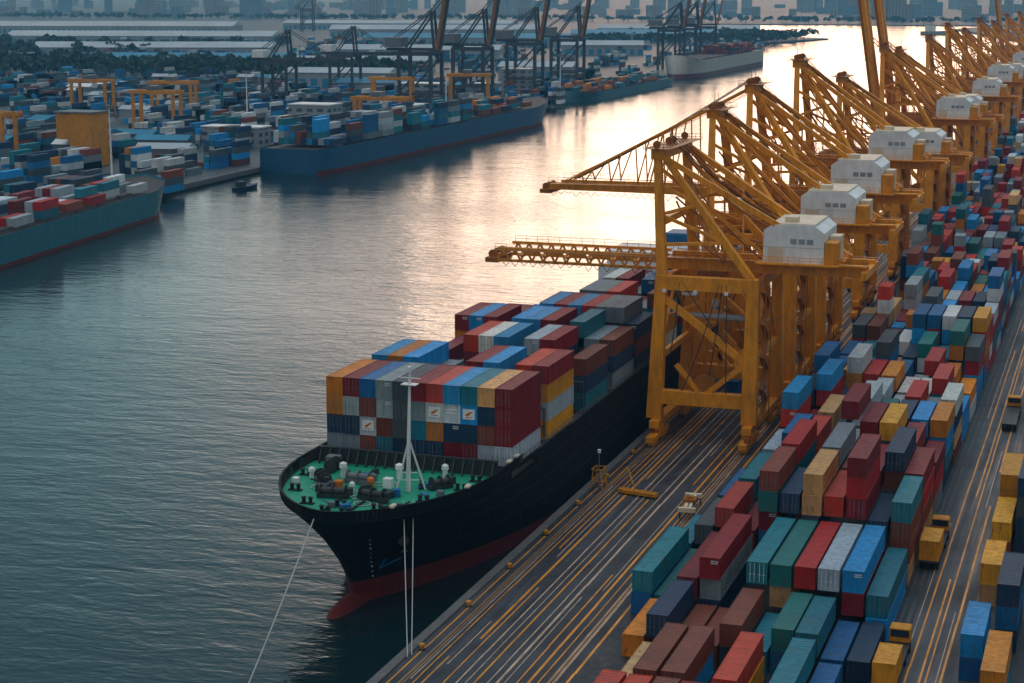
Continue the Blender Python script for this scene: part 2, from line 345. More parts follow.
for k in range(6):
    c = fe if k == 0 else copy_tree(fe); c.location = (QX-.5, 180+13*k, 1.7)
    c['label'] = f'black rubber fender on the quay face, {ords[k]} from the bottom of the photo'

# ------------------------------------------------------------------ containers
PAL = {
 'maroon': (.22,.018,.022), 'red': (.42,.022,.018), 'brown': (.20,.06,.04), 'salmon': (.52,.11,.09),
 'blue': (.006,.12,.30), 'bright blue': (.004,.27,.60), 'navy': (.008,.035,.08), 'teal': (.02,.17,.22),
 'green': (.02,.13,.12), 'grey': (.20,.24,.26), 'pale grey': (.42,.47,.50), 'white': (.62,.64,.63),
 'orange': (.58,.20,.025), 'yellow': (.72,.33,.04), 'tan': (.62,.38,.20), 'dark grey': (.06,.075,.085)}
POOL = ['maroon']*4+['red']*3+['brown']*2+['salmon']*2+['blue']*4+['bright blue']*4+['navy']*3+['teal']*3+['green']+['grey']*2+['pale grey']*3+['white']*2+['orange']*2+['yellow']+['tan']*2+['dark grey']*2
CW, CH = 2.40, 2.58
def make_container(Lc, doors, name='shipping_container'):
    root = thing(name, '', 'container', (0,-400,0))
    b = MB(); w2 = CW/2; t = .03
    def wave(n):           # corrugation profile offsets
        out = []
        for k in range(n):
            u = k/n
            out += [(u,0),(u+.3/n,0),(u+.5/n,1),(u+.8/n,1)]
        return out + [(1,0)]
    # long sides
    for sx in (-1,1):
        pr = wave(int(Lc/.62))
        for (u0,d0),(u1,d1) in zip(pr[:-1], pr[1:]):
            y0 = .15+(Lc-.3)*u0; y1 = .15+(Lc-.3)*u1; x0 = sx*(w2-.03-.05*d0); x1 = sx*(w2-.03-.05*d1)
            q = [(x0,y0,.14),(x1,y1,.14),(x1,y1,CH-.1),(x0,y0,CH-.1)]
            b.quad(*(q if sx > 0 else q[::-1]))
    pr = wave(int(Lc/.7))
    for (u0,d0),(u1,d1) in zip(pr[:-1], pr[1:]):
        y0 = .15+(Lc-.3)*u0; y1 = .15+(Lc-.3)*u1; z0 = CH-.03-.035*d0; z1 = CH-.03-.035*d1
        b.quad((-w2+.06,y0,z0),(w2-.06,y0,z0),(w2-.06,y1,z1),(-w2+.06,y1,z1))
    pr = wave(9)
    ends = [Lc-.05] + ([] if doors else [.05])
    for ye in ends:
        s_ = 1 if ye < 1 else -1
        for (u0,d0),(u1,d1) in zip(pr[:-1], pr[1:]):
            xa = -w2+.1+(CW-.2)*u0; xb = -w2+.1+(CW-.2)*u1
            q = [(xa,ye+s_*.04*d0,.14),(xb,ye+s_*.04*d1,.14),(xb,ye+s_*.04*d1,CH-.1),(xa,ye+s_*.04*d0,CH-.1)]
            b.quad(*(q if s_ > 0 else q[::-1]))
    b.box(-w2+.02,w2-.02,.1,Lc-.1,0,.1)
    o = b.build('body', M['cont'], root); o['paint'] = 1
    f = MB()
    for x in (-w2, w2-.12):
        for y in (0, Lc-.12): f.box(x,x+.12,y,y+.12,0,CH)
    for y in (0,Lc-.12):
        f.box(-w2+.12,w2-.12,y+.003,y+.1,.0,.14); f.box(-w2+.12,w2-.12,y+.003,y+.1,CH-.13,CH-.004)
    for x in (-w2+.004,w2-.1):
        f.box(x,x+.096,.12,Lc-.12,.003,.14); f.box(x,x+.096,.12,Lc-.12,CH-.1,CH-.006)
    o = f.build('frame', M['cont'], root); o['paint'] = 1
    if doors:
        for s_ in (-1,1):
            dd = MB().box(min(s_*.02,s_*(w2-.13)), max(s_*.02,s_*(w2-.13)), .04, .08, .16, CH-.15).build('door', M['cont'], root); dd['paint'] = 1
            lb = MB()
            for fx in (.3,.78): lb.tube((s_*fx,.02,.16),(s_*fx,.02,CH-.15),.028,5); lb.box(s_*fx-.12,s_*fx+.12,0,.03,1.05,1.13)
            lb.build('locking_bar', M['white'] if doors == 2 else M['grey'], dd)
    return root
PROTO = {}
def container_obj(color, Lc, doors, loc, label, group, mark=False, rz=0):
    key = (round(Lc,1), doors)
    if key not in PROTO: PROTO[key] = [make_container(Lc, doors), False]
    p, used = PROTO[key]
    col = PAL[color]; j = random.uniform(.8,1.2); col = (col[0]*j*random.uniform(.92,1.08), col[1]*j, col[2]*j*random.uniform(.92,1.08), 1)
    if not used:
        c = p; PROTO[key][1] = True; c.color = col
        for k in kids(p):
            if k.get('paint'): k.color = col
    else:
        c = copy_tree(p, None, col)
    c.location = loc; c.rotation_euler = (0,0,rz); c['label'] = label; c['category'] = 'container'; c['group'] = group
    if mark:
        mk = MARKS[mark-1]
        if not MK_USED[mark-1]: q = mk; MK_USED[mark-1] = True
        else: q = mk.copy(); COL.objects.link(q)
        q.parent = c
    return c
# markings: small painted panels with bars on the end wall (read as lettering blocks at this size)
def mkmark(kind):
    b = MB()
    if kind == 1:
        b.mi = 0; b.quad((-.85,-.004,.7),(.85,-.004,.7),(.85,-.004,2.1),(-.85,-.004,2.1))
        b.mi = 1
        b.quad((-.6,-.008,1.25),(-.15,-.008,1.1),(.6,-.008,1.75),(.2,-.008,1.75)); b.quad((-.5,-.008,.9),(.5,-.008,.9),(.5,-.008,1.0),(-.5,-.008,1.0))
    elif kind == 2:
        b.mi = 0
        for z in (1.3,1.7): b.quad((-.8,-.004,z),(.8,-.004,z),(.8,-.004,z+.22),(-.8,-.004,z+.22))
    else:
        b.mi = 0
        for k in range(4): b.quad((-.8+.4*k,-.004,1.2),(-.52+.4*k,-.004,1.2),(-.52+.4*k,-.004,2.0),(-.8+.4*k,-.004,2.0))
    return b.build('marking', [M['white'], M['orange'], M['yellow']])
def mkcode():
    b = MB()
    for row, z in enumerate((2.1,1.85)):
        x = .15
        while x < .95:
            w_ = random.uniform(.05,.11); b.quad((x,-.006,z),(x+w_,-.006,z),(x+w_,-.006,z+.15),(x,-.006,z+.15)); x += w_+.04
    return b.build('marking', M['white'])
MARKS = [mkmark(1), mkmark(2), mkmark(3), mkcode()]; MK_USED = [False]*4
def rmark(doors, c, last):
    u = random.random()
    if not doors and u < .22: return 4
    return 0

# --- moored ship
SX, HB = -87.1, 13.6
DZ = 13.0
def lerp(a, b, t): return a+(b-a)*t
def deck_half(y):
    t = min(1, max(0, (y-187)/24)); return HB*(1-(1-t)**2.1)**.62
def wl_half(y):
    t = min(1, max(0, (y-195.5)/48)); return HB*(1-(1-t)**2.0)**.9
ship = thing('container_ship', 'long black container ship with red boot line and green foredeck moored at the quay', 'ship', (SX,188,0))
def hull_mesh():
    levels = [-4, 0, 1.4, 3.0, 3.02, 5, 8, 10.5, DZ]
    ys = [0,.6,1.4,2.4,3.6,5,7,9,12,15,18,22,26,32,38,46,56,70,90,120,150,170,186]
    V = []; rows = []
    for z in levels:
        t = max(0, min(1, (z-0)/DZ)); k = t**1.9
        stem = lerp(195.5, 187, t**1.6) - (0 if z > 0 else 0)
        row = []
        for y in ys:
            Y = stem + y*(1 if y > 40 else (1+0*(y)))
            Yd = 187 + y
            hd = deck_half(Yd); hw = wl_half(195.5 + y)
            h = lerp(hw, hd, k)
            if y > 150: h *= 1-((y-150)/36)**2*.35
            row.append((h, Y))
        rows.append(row)
    b = MB(); n = len(ys); V = []
    for z, row in zip(levels, rows):
        zf = lambda Y: z*(1-.72*min(1,max(0,(Y-200)/70))) if 1 < z < 3.1 else z
        for h, Y in row: V.append((-h, Y-188, zf(Y)))
        for h, Y in row: V.append((h, Y-188, zf(Y)))
    Fs = []; Ms = []
    for l in range(len(levels)-1):
        for k in range(n-1):
            a = l*2*n+k; c = (l+1)*2*n+k
            Fs.append((a, c, c+1, a+1)); Ms.append(1 if levels[l+1] <= 3.01 else 0)
            a += n; c += n
            Fs.append((a, a+1, c+1, c)); Ms.append(1 if levels[l+1] <= 3.01 else 0)
        a = l*2*n+n-1; c = (l+1)*2*n+n-1
        Fs.append((a, c, c+n, a+n)); Ms.append(0)
    b._add(V, Fs); b.m = Ms
    o = b.build('hull', [M['hull'], M['boot']], ship, smooth=True)
    return rows[-1]
top = hull_mesh()
# bulb
b = MB(); nu, nv = 14, 10; V = []; 
for i in range(nu+1):
    t = i/nu; yy = 188.5 + 14*t; r = 2.2*math.sqrt(max(0, 1-(1-min(1,t*1.9))**2))
    for j in range(nv): V.append((math.cos(2*PI*j/nv)*r*.75-.6*(1-t), yy-188, -.75+math.sin(2*PI*j/nv)*r))
b._add(V, [(i*nv+j, i*nv+(j+1)%nv, (i+1)*nv+(j+1)%nv, (i+1)*nv+j) for i in range(nu) for j in range(nv)])
b.build('bulbous_bow', M['boot'], ship, smooth=True)
outline = [(-h, Y) for h, Y in top][::-1] + [(h, Y) for h, Y in top][1:]
def inset(pts, k, dy=0): return [((x)*k, Y) for x, Y in pts]
dk = MB(); fore = [(x*.985, Y-188+.15) for x, Y in outline if Y < 217]
dk._add([(x,y,DZ-.25) for x,y in fore], [tuple(range(len(fore)))])
dk.build('foredeck', M['deck'], ship)
md = MB().box(-HB+.1, HB-.1, 28.5, 184, DZ-1.2, DZ-.3); md.build('main_deck', M['hatch'], ship)
# bulwark with frames
bw = MB()
for (x0,y0),(x1,y1) in zip(outline[:-1], outline[1:]):
    if max(y0,y1) > 222: continue
    y0 -= 188; y1 -= 188
    bw.quad((x0,y0,DZ-.02),(x1,y1,DZ-.02),(x1*1.012,y1-.05,DZ+1.15),(x0*1.012,y0-.05,DZ+1.15))
    bw.quad((x1*.985,y1+.12,DZ-.02),(x0*.985,y0+.12,DZ-.02),(x0*.995,y0+.12,DZ+1.15),(x1*.995,y1+.12,DZ+1.15))
    bw.bar((x0*1.004,y0,DZ+1.2),(x1*1.004,y1,DZ+1.2),.28,.1)
bw.build('bulwark', M['hull'], ship)
st = MB()
for k in range(90):
    Y = 188.5 + k*.38
    h = deck_half(Y)
    for s_ in (-1,1):
        if Y < 221: st.bar((s_*(h-.25), Y-188, DZ-.2), (s_*(h-.05), Y-188, DZ+1.1), .08, .3)
st.build('bulwark_frame', M['dark'], ship)
# rail along the side deck
rl = MB()
for s_ in (1,-1):
    x = s_*(HB-.15)
    for z in (.4,.75,1.1): rl.bar((x,34,DZ-.2+z),(x,172,DZ-.2+z),.05)
    for k in range(70): rl.bar((x,34+2*k,DZ-.3),(x,34+2*k,DZ+.95),.06)
rl.build('deck_rail', M['grey'], ship)
# breakwater in front of the first bay
bk = MB()
bk.box(-12.6,12.6,25.2,25.35,DZ-.3,DZ+1.7); bk.box(-12.7,12.7,25.0,25.5,DZ+1.7,DZ+1.85)
for k in range(19): bk.bar((-12.2+k*1.355,25.1,DZ+1.6),(-12.2+k*1.355,23.9,DZ-.2),.14,.5)
bk.build('breakwater', M['dark'], ship)
# hatch covers, lashing bridges, coaming
BAYS = [217.0, 232.6, 251.0, 266.5, 281.0, 296.0, 310.5, 325.0]
hc = MB()
for y in BAYS: hc.box(-12.9,12.9,y-188-.4,y-188+12.8,DZ-.3,DZ+.15)
hc.build('hatch_cover', M['hatch'], ship)
lb = MB()
for i, y in enumerate(BAYS[1:], 1):
    y0 = y-188-1.6
    for k in range(12): lb.bar((-13.2+2.4*k,y0,DZ-.3),(-13.2+2.4*k,y0,DZ+4.8),.16)
    for z in (DZ+2.3,DZ+4.8): lb.box(-13.3,13.3,y0-.4,y0+.4,z,z+.1)
    for k in range(11): lb.bar((-13.2+2.4*k,y0,DZ+.2),(-10.8+2.4*k,y0,DZ+2.2),.07)
lb.build('lashing_bridge', M['dark'], ship)
# foremast (A frame with platform)
fm = MB(); mx_, my_ = 4.3, 14.8
fm.tube((mx_,my_,DZ-.2),(mx_,my_+1.0,DZ+15),.32,10,.16)
fm.tube((mx_-1.5,my_-.2,DZ-.2),(mx_,my_+.45,DZ+6.5),.13,8).tube((mx_+1.7,my_+1.6,DZ-.2),(mx_,my_+.45,DZ+6.5),.13,8)
fm.bar((mx_-1.3,my_,DZ+1.2),(mx_+1.2,my_+.9,DZ+1.2),.1).bar((mx_-1.1,my_,DZ+2.2),(mx_+1.0,my_+.7,DZ+2.2),.1)
fm.box(mx_-1.0,mx_+1.0,my_+.3,my_+1.6,DZ+13.4,DZ+13.5).box(mx_-1.5,mx_+1.5,my_+.85,my_+1.0,DZ+14.2,DZ+14.3)
fm.box(mx_-.25,mx_+.25,my_+.7,my_+1.2,DZ+15,DZ+15.7)
fo = fm.build('foremast', M['white'], ship)
ld = MB()
for k in range(36): ld.bar((mx_-.25,my_-.35+.028*k,DZ+.3*k),(mx_+.25,my_-.35+.028*k,DZ+.3*k),.04)
ld.build('ladder', M['grey'], fo)
# deck machinery: windlasses, winches, bollards, vents, ropes
def winch(x, y, rz, lw, mat):
    m_ = MB(); c, s_ = math.cos(rz), math.sin(rz)
    def T(a, b2, z): return (x+a*c-b2*s_, y+a*s_+b2*c, DZ-.25+z)
    m_.tube(T(-lw/2,0,.9),T(lw/2,0,.9),.45,10)
    for q in (-lw/2,0,lw/2): m_.tube(T(q-.06,0,.9),T(q+.06,0,.9),.85,12)
    m_.bar(T(-lw/2-.4,0,.35),T(lw/2+.4,0,.35),1.1,.5); m_.bar(T(lw/2+.2,0,.9),T(lw/2+.9,0,.9),.7,.9)
    return m_.build('winch', mat, ship)
winch(-3.6,9.5,R(8),3.2,M['dark']); winch(1.6,9.8,R(-8),3.2,M['dark']); winch(-7.5,15,R(-50),2.6,M['dark']); winch(7.6,17.5,R(50),2.4,M['dark'])
winch(-3.2,16.6,0,3,M['grey']); winch(-8.8,21,R(90),2.2,M['dark'])
for x, y in ((-1.8,3.2),(.9,3.0),(-5.5,6.0),(3.9,5.8),(-9.5,11),(7.8,11.2),(-11.3,18),(10.4,17.5),(-1,6),(10.8,22)):
    g = MB(); 
    for dx in (-.45,.45): g.tube((x+dx,y,DZ-.25),(x+dx,y,DZ+.55),.25,8).tube((x+dx,y,DZ+.5),(x+dx,y,DZ+.62),.34,8)
    g.box(x-.9,x+.9,y-.35,y+.35,DZ-.25,DZ-.12); g.build('mooring_bitt', M['black'], ship)
for x, y, h_, r_ in ((-6.2,18.5,1.9,.55),(-.6,14.3,1.5,.5),(.8,20.5,1.8,.6),(-10,17,1.3,.5),(6.4,22.4,1.7,.5),(-2.3,12.4,1.2,.4)):
    MB().tube((x,y,DZ-.25),(x,y,DZ-.25+h_),r_*.7,10).tube((x,y,DZ-.25+h_*.7),(x,y,DZ-.25+h_),r_,10,r_*.9).tube((x,y,DZ-.25+h_),(x,y,DZ+h_-.05),r_*.9,10,.15).build('ventilator', M['white'] if h_ != 1.5 else M['orange'], ship, smooth=False)
for x,y,a,b2,c2,mt in ((-9.5,22.8,1.8,1.4,1.6,'grey'),(1.2,15.8,1.2,1.0,1.3,'white'),(-4.6,13.4,1.0,1.0,1.1,'orange'),(3.0,11.8,1.3,.8,.9,'dark'),(-6,11.6,1.6,1.1,1.0,'dark'),(-11,14.3,.8,.8,.7,'white'),(8.9,14.2,.9,.7,.8,'grey')):
    MB().box(x-a/2,x+a/2,y-b2/2,y+b2/2,DZ-.25,DZ-.25+c2).build('deck_locker', M[mt], ship, bevel=.05)
for k in range(22):
    x = random.uniform(-9,9); y = random.uniform(5,22)
    if abs(x) > deck_half(187+y)-1.5: continue
    q_ = MB().cbox((x,y,DZ+.1),(random.uniform(.4,1.6),random.uniform(.3,1.1),random.uniform(.5,1.3)),random.uniform(0,3)); q_.tube((x,y,DZ),(x+random.uniform(-1.5,1.5),y+random.uniform(-1.5,1.5),DZ+random.uniform(.1,.8)),.12,6)
    q_.build('deck_fitting', M[random.choice(('dark','black','dark','grey','blue'))], ship)
ch = MB()
for x in (-2.2,.9):
    for k in range(16): ch.cbox((x, 8.6-.4*k, DZ-.1), (.2 if k%2 else .32,.38,.16 if k%2 else .24))
ch.build('anchor_chain', M['black'], ship)
hr = MB()
for k in range(9):
    a0 = random.uniform(0,6); cx, cy, rr = random.uniform(-8,7), random.uniform(7,20), random.uniform(.5,1.1)
    for j in range(12):
        t0, t1 = a0+j*.55, a0+(j+1)*.55
        hr.tube((cx+rr*math.cos(t0),cy+rr*math.sin(t0),DZ-.15),(cx+rr*math.cos(t1),cy+rr*math.sin(t1),DZ-.15),.07,5,caps=False)
hr.build('coiled_rope', M['rope'], ship)
# hull marks: anchor pocket, draught strip, side streak like the photo's blue stroke near the stem
def hull_pt(y, z, side=1):
    t = max(0,min(1,z/DZ)); k = t**1.9; stem = lerp(195.5,187,t**1.6)
    return (side*(lerp(wl_half(195.5+y), deck_half(187+y), k)+.03), stem+y-188, z)
an = MB(); q = Vector(hull_pt(6,8.2)); an.tube(q, q+Vector((.35,-.3,0)), .7, 10); an.bar(q+Vector((.4,-.3,.6)), q+Vector((.4,-.3,-1.6)), .25); an.bar(q+Vector((.4,-1.1,-1.1)), q+Vector((.4,.5,-1.5)), .3)
an.build('anchor', M['dark'], ship)
mk = MB()
a = [Vector(hull_pt(y,z)) + Vector((.02,-.02,0)) for y,z in ((3.0,4.2),(6.2,5.0),(6.0,5.3),(3.4,4.5))]; mk.quad(*a)
a = [Vector(hull_pt(y,z)) + Vector((.02,-.02,0)) for y,z in ((3.0,4.2),(3.4,4.5),(4.1,5.6),(3.8,5.6))]; mk.quad(*a)
mk.build('bow_marking', M['blue'], ship)
dm = MB()
for k in range(9):
    q = Vector(hull_pt(2.2, 3.4+.75*k)) + Vector((.02,-.02,0)); dm.bar(q, q+Vector((.1,.3,0)), .05, .22)
dm.build('draught_mark', M['white'], ship)
pl_ = MB()
for zz in (5.4, 8.2, 10.8):
    for k in range(40):
        a, c = Vector(hull_pt(3+3.6*k,zz)), Vector(hull_pt(6.6+3.6*k,zz)); pl_.bar(a, c, .05, .05)
for k in range(18):
    for z0, z1 in ((3.4,5.4),(5.4,8.2),(8.2,10.8),(10.8,12.6)): pl_.bar(hull_pt(6+8*k+(1.5 if z0 in (5.4,10.8) else 0),z0), hull_pt(6+8*k+(1.5 if z0 in (5.4,10.8) else 0),z1), .05, .05)
pl_.build('plate_seam', M['dark'], ship)
# deck-edge chocks in cream
for y in (3.5,14.5,27.5,30.5):
    h = deck_half(188+y); MB().box(h-.5,h+.12,y-.6,y+.6,DZ+1.12,DZ+1.5).build('fairlead', M['tan'] if 'tan' in M else M['cream'], ship, bevel=.08)
# accommodation block far aft
ac = MB().box(-10.5,12.5,152,166,DZ-.3,DZ+8).box(-9,11,153,165,DZ+8,DZ+11); o = ac.build('accommodation', M['white'], ship, bevel=.1)
wn = MB()
for z in (DZ+2,DZ+5,DZ+9):
    for k in range(8): wn.box(-9+2.4*k,-7.8+2.4*k,151.95 if z<DZ+8 else 152.95,152.1 if z<DZ+8 else 153.1,z,z+1)
wn.build('window', M['glass'], o)
tf = MB().box(-1,5,167,174,DZ-.3,DZ+13); tf.build('funnel', M['blue'], ship, bevel=.3)

# mooring lines
def sag(p, q, s_, n=14):
    p = Vector(p); q = Vector(q); return [p.lerp(q, k/n) - Vector((0,0,s_*4*(k/n)*(1-k/n))) for k in range(n+1)]
def rope(p, q, s_, lab, r=.07):
    pts = sag(p, q, s_); b = MB()
    for a, c in zip(pts[:-1], pts[1:]): b.tube(a, c, r, 6, caps=False)
    return tag(b.build('mooring_rope', M['rope']), lab, 'rope', 'mooring lines of the black ship')
rope((SX-1.6,188.0,DZ+.4), (-87.2,166.0,-.3), .3, 'taut mooring rope from the tip of the bow down into the open water', .09)
rope((SX+6.3,196.4,DZ+.5), (QX+1.4,172.2,3.5), .5, 'left of two thin ropes hanging from below the white mast to the quay', .06)
rope((SX+7.1,197.6,DZ+.5), (QX+1.6,172.9,3.5), 1.0, 'right of two thin ropes hanging from below the white mast to the quay', .06)

# --- cargo on the ship
NC = 11
def cx(col): return SX - 26.6/2 + (col+.5)*26.6/NC
base = DZ+.18
C4 = [4]*11
HT = [[4]*11,
      [4,4,4,3,2,3,4,4,3,4,4],
      [2,3,2,4,4,4,3,4,4,2,3],
      [4,4,4,3,4,4,4,3,4,3,3],
      [3,3,3,3,4,4,4,4,4,4,3],
      [2,2,3,3,3,4,4,4,3,3,4],
      [1,1,2,2,3,4,4,3,4,4,3],
      [1,1,1,1,2,3,3,3,4,3,3]]
FRONT = { # tier from bottom: colours of first bay, river side first
 3: ['orange','maroon','blue','grey','dark grey','maroon','red','navy','teal','brown','orange'],
 2: ['orange','pale grey','brown','pale grey','dark grey','grey','white','white','bright blue','navy','maroon'],
 1: ['navy','navy','pale grey','brown','dark grey','teal','orange','navy','navy','brown','maroon'],
 0: ['grey','grey','brown','teal','navy','navy','navy','maroon','maroon','pale grey','pale grey']}
TOPS = [['orange','orange','bright blue','pale grey','grey','maroon','salmon','salmon','bright blue','teal','tan'],
        ['bright blue','orange','bright blue','grey','grey','teal','maroon','bright blue','red','salmon','maroon'],
        ['maroon','maroon','bright blue','salmon','white','bright blue','maroon','pale grey','maroon','teal','brown'],
        ['maroon','bright blue','maroon','red','bright blue','bright blue','maroon','teal','teal','grey','brown'],
        ['maroon','maroon','maroon','maroon','bright blue','maroon','bright blue','red','grey','grey','pale grey'],
        ['bright blue','bright blue','red','bright blue','salmon','grey','grey','salmon','maroon','grey','brown'],
        ['teal','blue','navy','teal','bright blue','white','maroon','grey','blue','brown','navy'],
        ['teal','navy','blue','teal','grey','maroon','grey','blue','brown','navy','grey']]
RIGHT = [{3:'maroon',2:'maroon',1:'maroon',0:'maroon'},{3:'maroon',2:'yellow',1:'pale grey',0:'yellow'},{2:'brown',1:'navy',0:'teal'},{2:'brown',1:'navy',0:'grey'},{2:'navy',1:'brown',0:'navy'},{},{},{}]
down = ['topmost','second down','third down','fourth down','fifth down','sixth down']
nship = 0
for bi, y in enumerate(BAYS):
    for c in range(NC):
        h = HT[bi][c]
        for t in range(h):
            prev = HT[bi-1][c] if bi else 0
            vis = bi == 0 or t == h-1 or c == NC-1 or t >= prev-1 and BAYS[bi]-BAYS[bi-1] < 16 and t >= prev or (c < NC-1 and t >= HT[bi][c+1]) or (BAYS[bi]-BAYS[bi-1] > 17 and t >= 2)
            if not vis: continue
            col = FRONT[t][c] if bi == 0 else (TOPS[bi][c] if t == h-1 else random.choice(POOL))
            if bi == 0 and t == 3: col = FRONT[3][c]
            if c == NC-1 and t in RIGHT[bi] and bi: col = RIGHT[bi][t]
            if bi == 0 and t == 3 and c == 10: col = 'maroon'
            if bi == 0 and t == 3 and c == 9: col = 'tan'
            if bi == 0 and t == 3 and c == 8: col = 'teal'
            if bi == 0 and t == 3 and c == 7: col = 'bright blue'
            if bi == 0 and t == 3 and c == 6: col = 'salmon'
            doors = 1 if random.random() < .45 else 0
            mark = 0
            if bi == 0 and t == 2 and c in (6,8): mark, doors = 1, 0
            elif bi == 0 and t == 2 and c == 7: mark, doors = 2, 0
            elif bi == 0 and t == 1 and c == 2: mark, doors = 1, 0
            else: mark = rmark(doors, c, c == NC-1)
            dx = random.uniform(-.03,.03)
            container_obj(col, 12.2, doors, (cx(c)+dx, y+random.uniform(-.08,.08), base+t*2.6),
                f'{col} container, {down[h-1-t]}, {ords[c]} stack from the river, {ords[bi]} bay behind the foredeck', 'containers stacked on the moored ship', mark)
            nship += 1

# --- near yard
YB = [(150,14),(165.5,14),(181,12.4),(195,18.6),(215.5,13),(230,14.5),(246,12.6),(260.5,12.6),(275,12.6),(289.5,12.6),(304,12.6),(318.5,12.6)]
NY = 11; YX0 = -50.4; YP = 2.72
def yx(c): return YX0 + YP*c
YH = {0:[1,1,2,2,2,2,2,2,2,2,1],
      1:[0,0,1,2,2,0,2,0,2,1,0],
      2:[0,1,2,1,1,2,1,2,2,1,1],
      3:[2,1,2,3,0,3,3,3,3,3,2],
      4:[1,2,3,2,4,3,4,4,5,3,4],
      5:[0,2,3,2,4,1,5,4,4,5,4],
      6:[0,1,3,4,4,3,5,5,5,4,2]}
YC = {0:['tan','maroon','salmon','salmon','brown','maroon','maroon','salmon','teal','blue','teal'],
      1:['brown','brown','tan','brown','brown','brown','salmon','maroon','teal','blue','navy'],
      2:['navy','orange','navy','brown','brown','brown','teal','green','teal','blue','navy'],
      3:['teal','green','maroon','maroon','navy','teal','green','red','pale grey','bright blue','teal'],
      4:['teal','dark grey','salmon','maroon','brown','navy','tan','salmon','maroon','navy','teal'],
      5:['bright blue','blue','teal','blue','red','navy','grey','brown','maroon','navy','maroon'],
      6:['blue','teal','pale grey','blue','salmon','orange','maroon','maroon','yellow','maroon','maroon']}
ny = 0
prevh = [0]*NY
rowsinfo = []
budget = 296 - nship
stuffb = MB()
def far_box(b, x0, x1, y0, y1, z0, z1, col):
    j = random.uniform(.7,1.4); b.col = tuple(q*j for q in PAL[col]); b.box(x0,x1,y0,y1,z0,z1)
for bi, (y, Lc) in enumerate(YB):
    hs = list(YH.get(bi) or [max(2,min(6,int(random.gauss(4.0,1.2)))) for _ in range(NY)])
    if bi in (4,5,6): hs = [h_+(1 if c_ > 3 and random.random() < .35 else 0) for c_, h_ in enumerate(hs)]
    if bi > 6: hs[0] = 0; hs[1] = min(hs[1], random.choice((0,1,2)))
    for c in range(NY):
        h = hs[c]
        topc = YC[bi][c] if bi in YC else random.choice(POOL)
        for t in range(h):
            rn = hs[c+1] if c < NY-1 else 0
            vis = t == h-1 or t >= prevh[c] or t >= rn or (c == NY-1)
            if bi == 0 and t < h-1: vis = False
            if not vis: continue
            col = topc if t == h-1 else random.choice(POOL)
            if bi == 3 and c in (5,8) and t == h-2: col = 'white' if c == 5 else 'pale grey'
            doors = 2 if (bi == 3 and c in (5,8)) else (1 if random.random() < .45 else 0)
            if bi == 3 and c == 5 and t == h-1: col = 'teal'
            x = yx(c)+random.uniform(-.06,.06); yy = y+random.uniform(-.3,.3); L_ = Lc
            if ny < budget:
                container_obj(col, L_, doors, (x, yy, 3.02+t*2.6), f'{col} container, {down[h-1-t]}, {ords[c]} stack from the apron, {ords[bi]} yard row', 'containers stacked in the near yard',
                              rmark(doors, c, c == NY-1 or hs[c+1] <= t))
                ny += 1
            else: far_box(stuffb, x-CW/2, x+CW/2, yy, yy+L_, 3.02+t*2.6, 3.0+(t+1)*2.6, col)
    prevh = hs
# the rest of the yard behind: too many to build singly
y = YB[-1][0]+14.5
while y < 1500:
    ln = 12.3 if random.random() < .6 else 6.1
    for c in range(1, NY):
        if random.random() < .05 or (c == 1 and y < 420): continue
        h = max(1, min(6, int(random.gauss(4.2,1.2))))
        for t in range(h): far_box(stuffb, yx(c)-1.2, yx(c)+1.2, y+random.uniform(-.3,.3), y+ln, 3.02+t*2.6, 3.0+(t+1)*2.6, random.choice(POOL))
    y += ln + random.choice((.6,.8,1.2,1.2,6))
# block right of the road, far half
y = 262
while y < 1400:
    ln = 12.3
    for c in range(14):
        x = -8.6+2.72*c
        if random.random() < .12: continue
        h = max(1, min(5, int(random.gauss(3.2,1.2))))
        for t in range(h): far_box(stuffb, x-1.2, x+1.2, y, y+ln, 3.02+t*2.6, 3.0+(t+1)*2.6, random.choice(POOL))
    y += ln + random.choice((.7,.9,1.3,5))
tag(stuffb.build('stacked_containers', M['cont_far'], cols=True), 'mass of stacked containers of many colours filling the far part of the yard', 'containers', kind='stuff')
# right-hand stacks near the frame edge
rs = [(-12.0,243,12.2,['tan','yellow','yellow']),(-12.0,229,12.2,['brown','yellow']),(-9.2,232,12.2,['navy','navy','dark grey','navy']),(-6.4,232,12.2,['navy','navy','blue','dark grey']),
      (-12.0,211,10,['tan','yellow']),(-9.2,196,12.2,['navy','blue','navy']),(-12.1,186,11,['blue','bright blue']),(-9.3,176,12.2,['teal','orange'])]
for k, (x,y,l_,cs) in enumerate(rs):
    for t, cc in enumerate(cs):
        container_obj(cc, l_, 0, (x,y,3.02+2.6*t), f'{cc} container, {down[len(cs)-1-t]}, in the {ords[k]} stack of the block right of the road', 'containers right of the yard road')

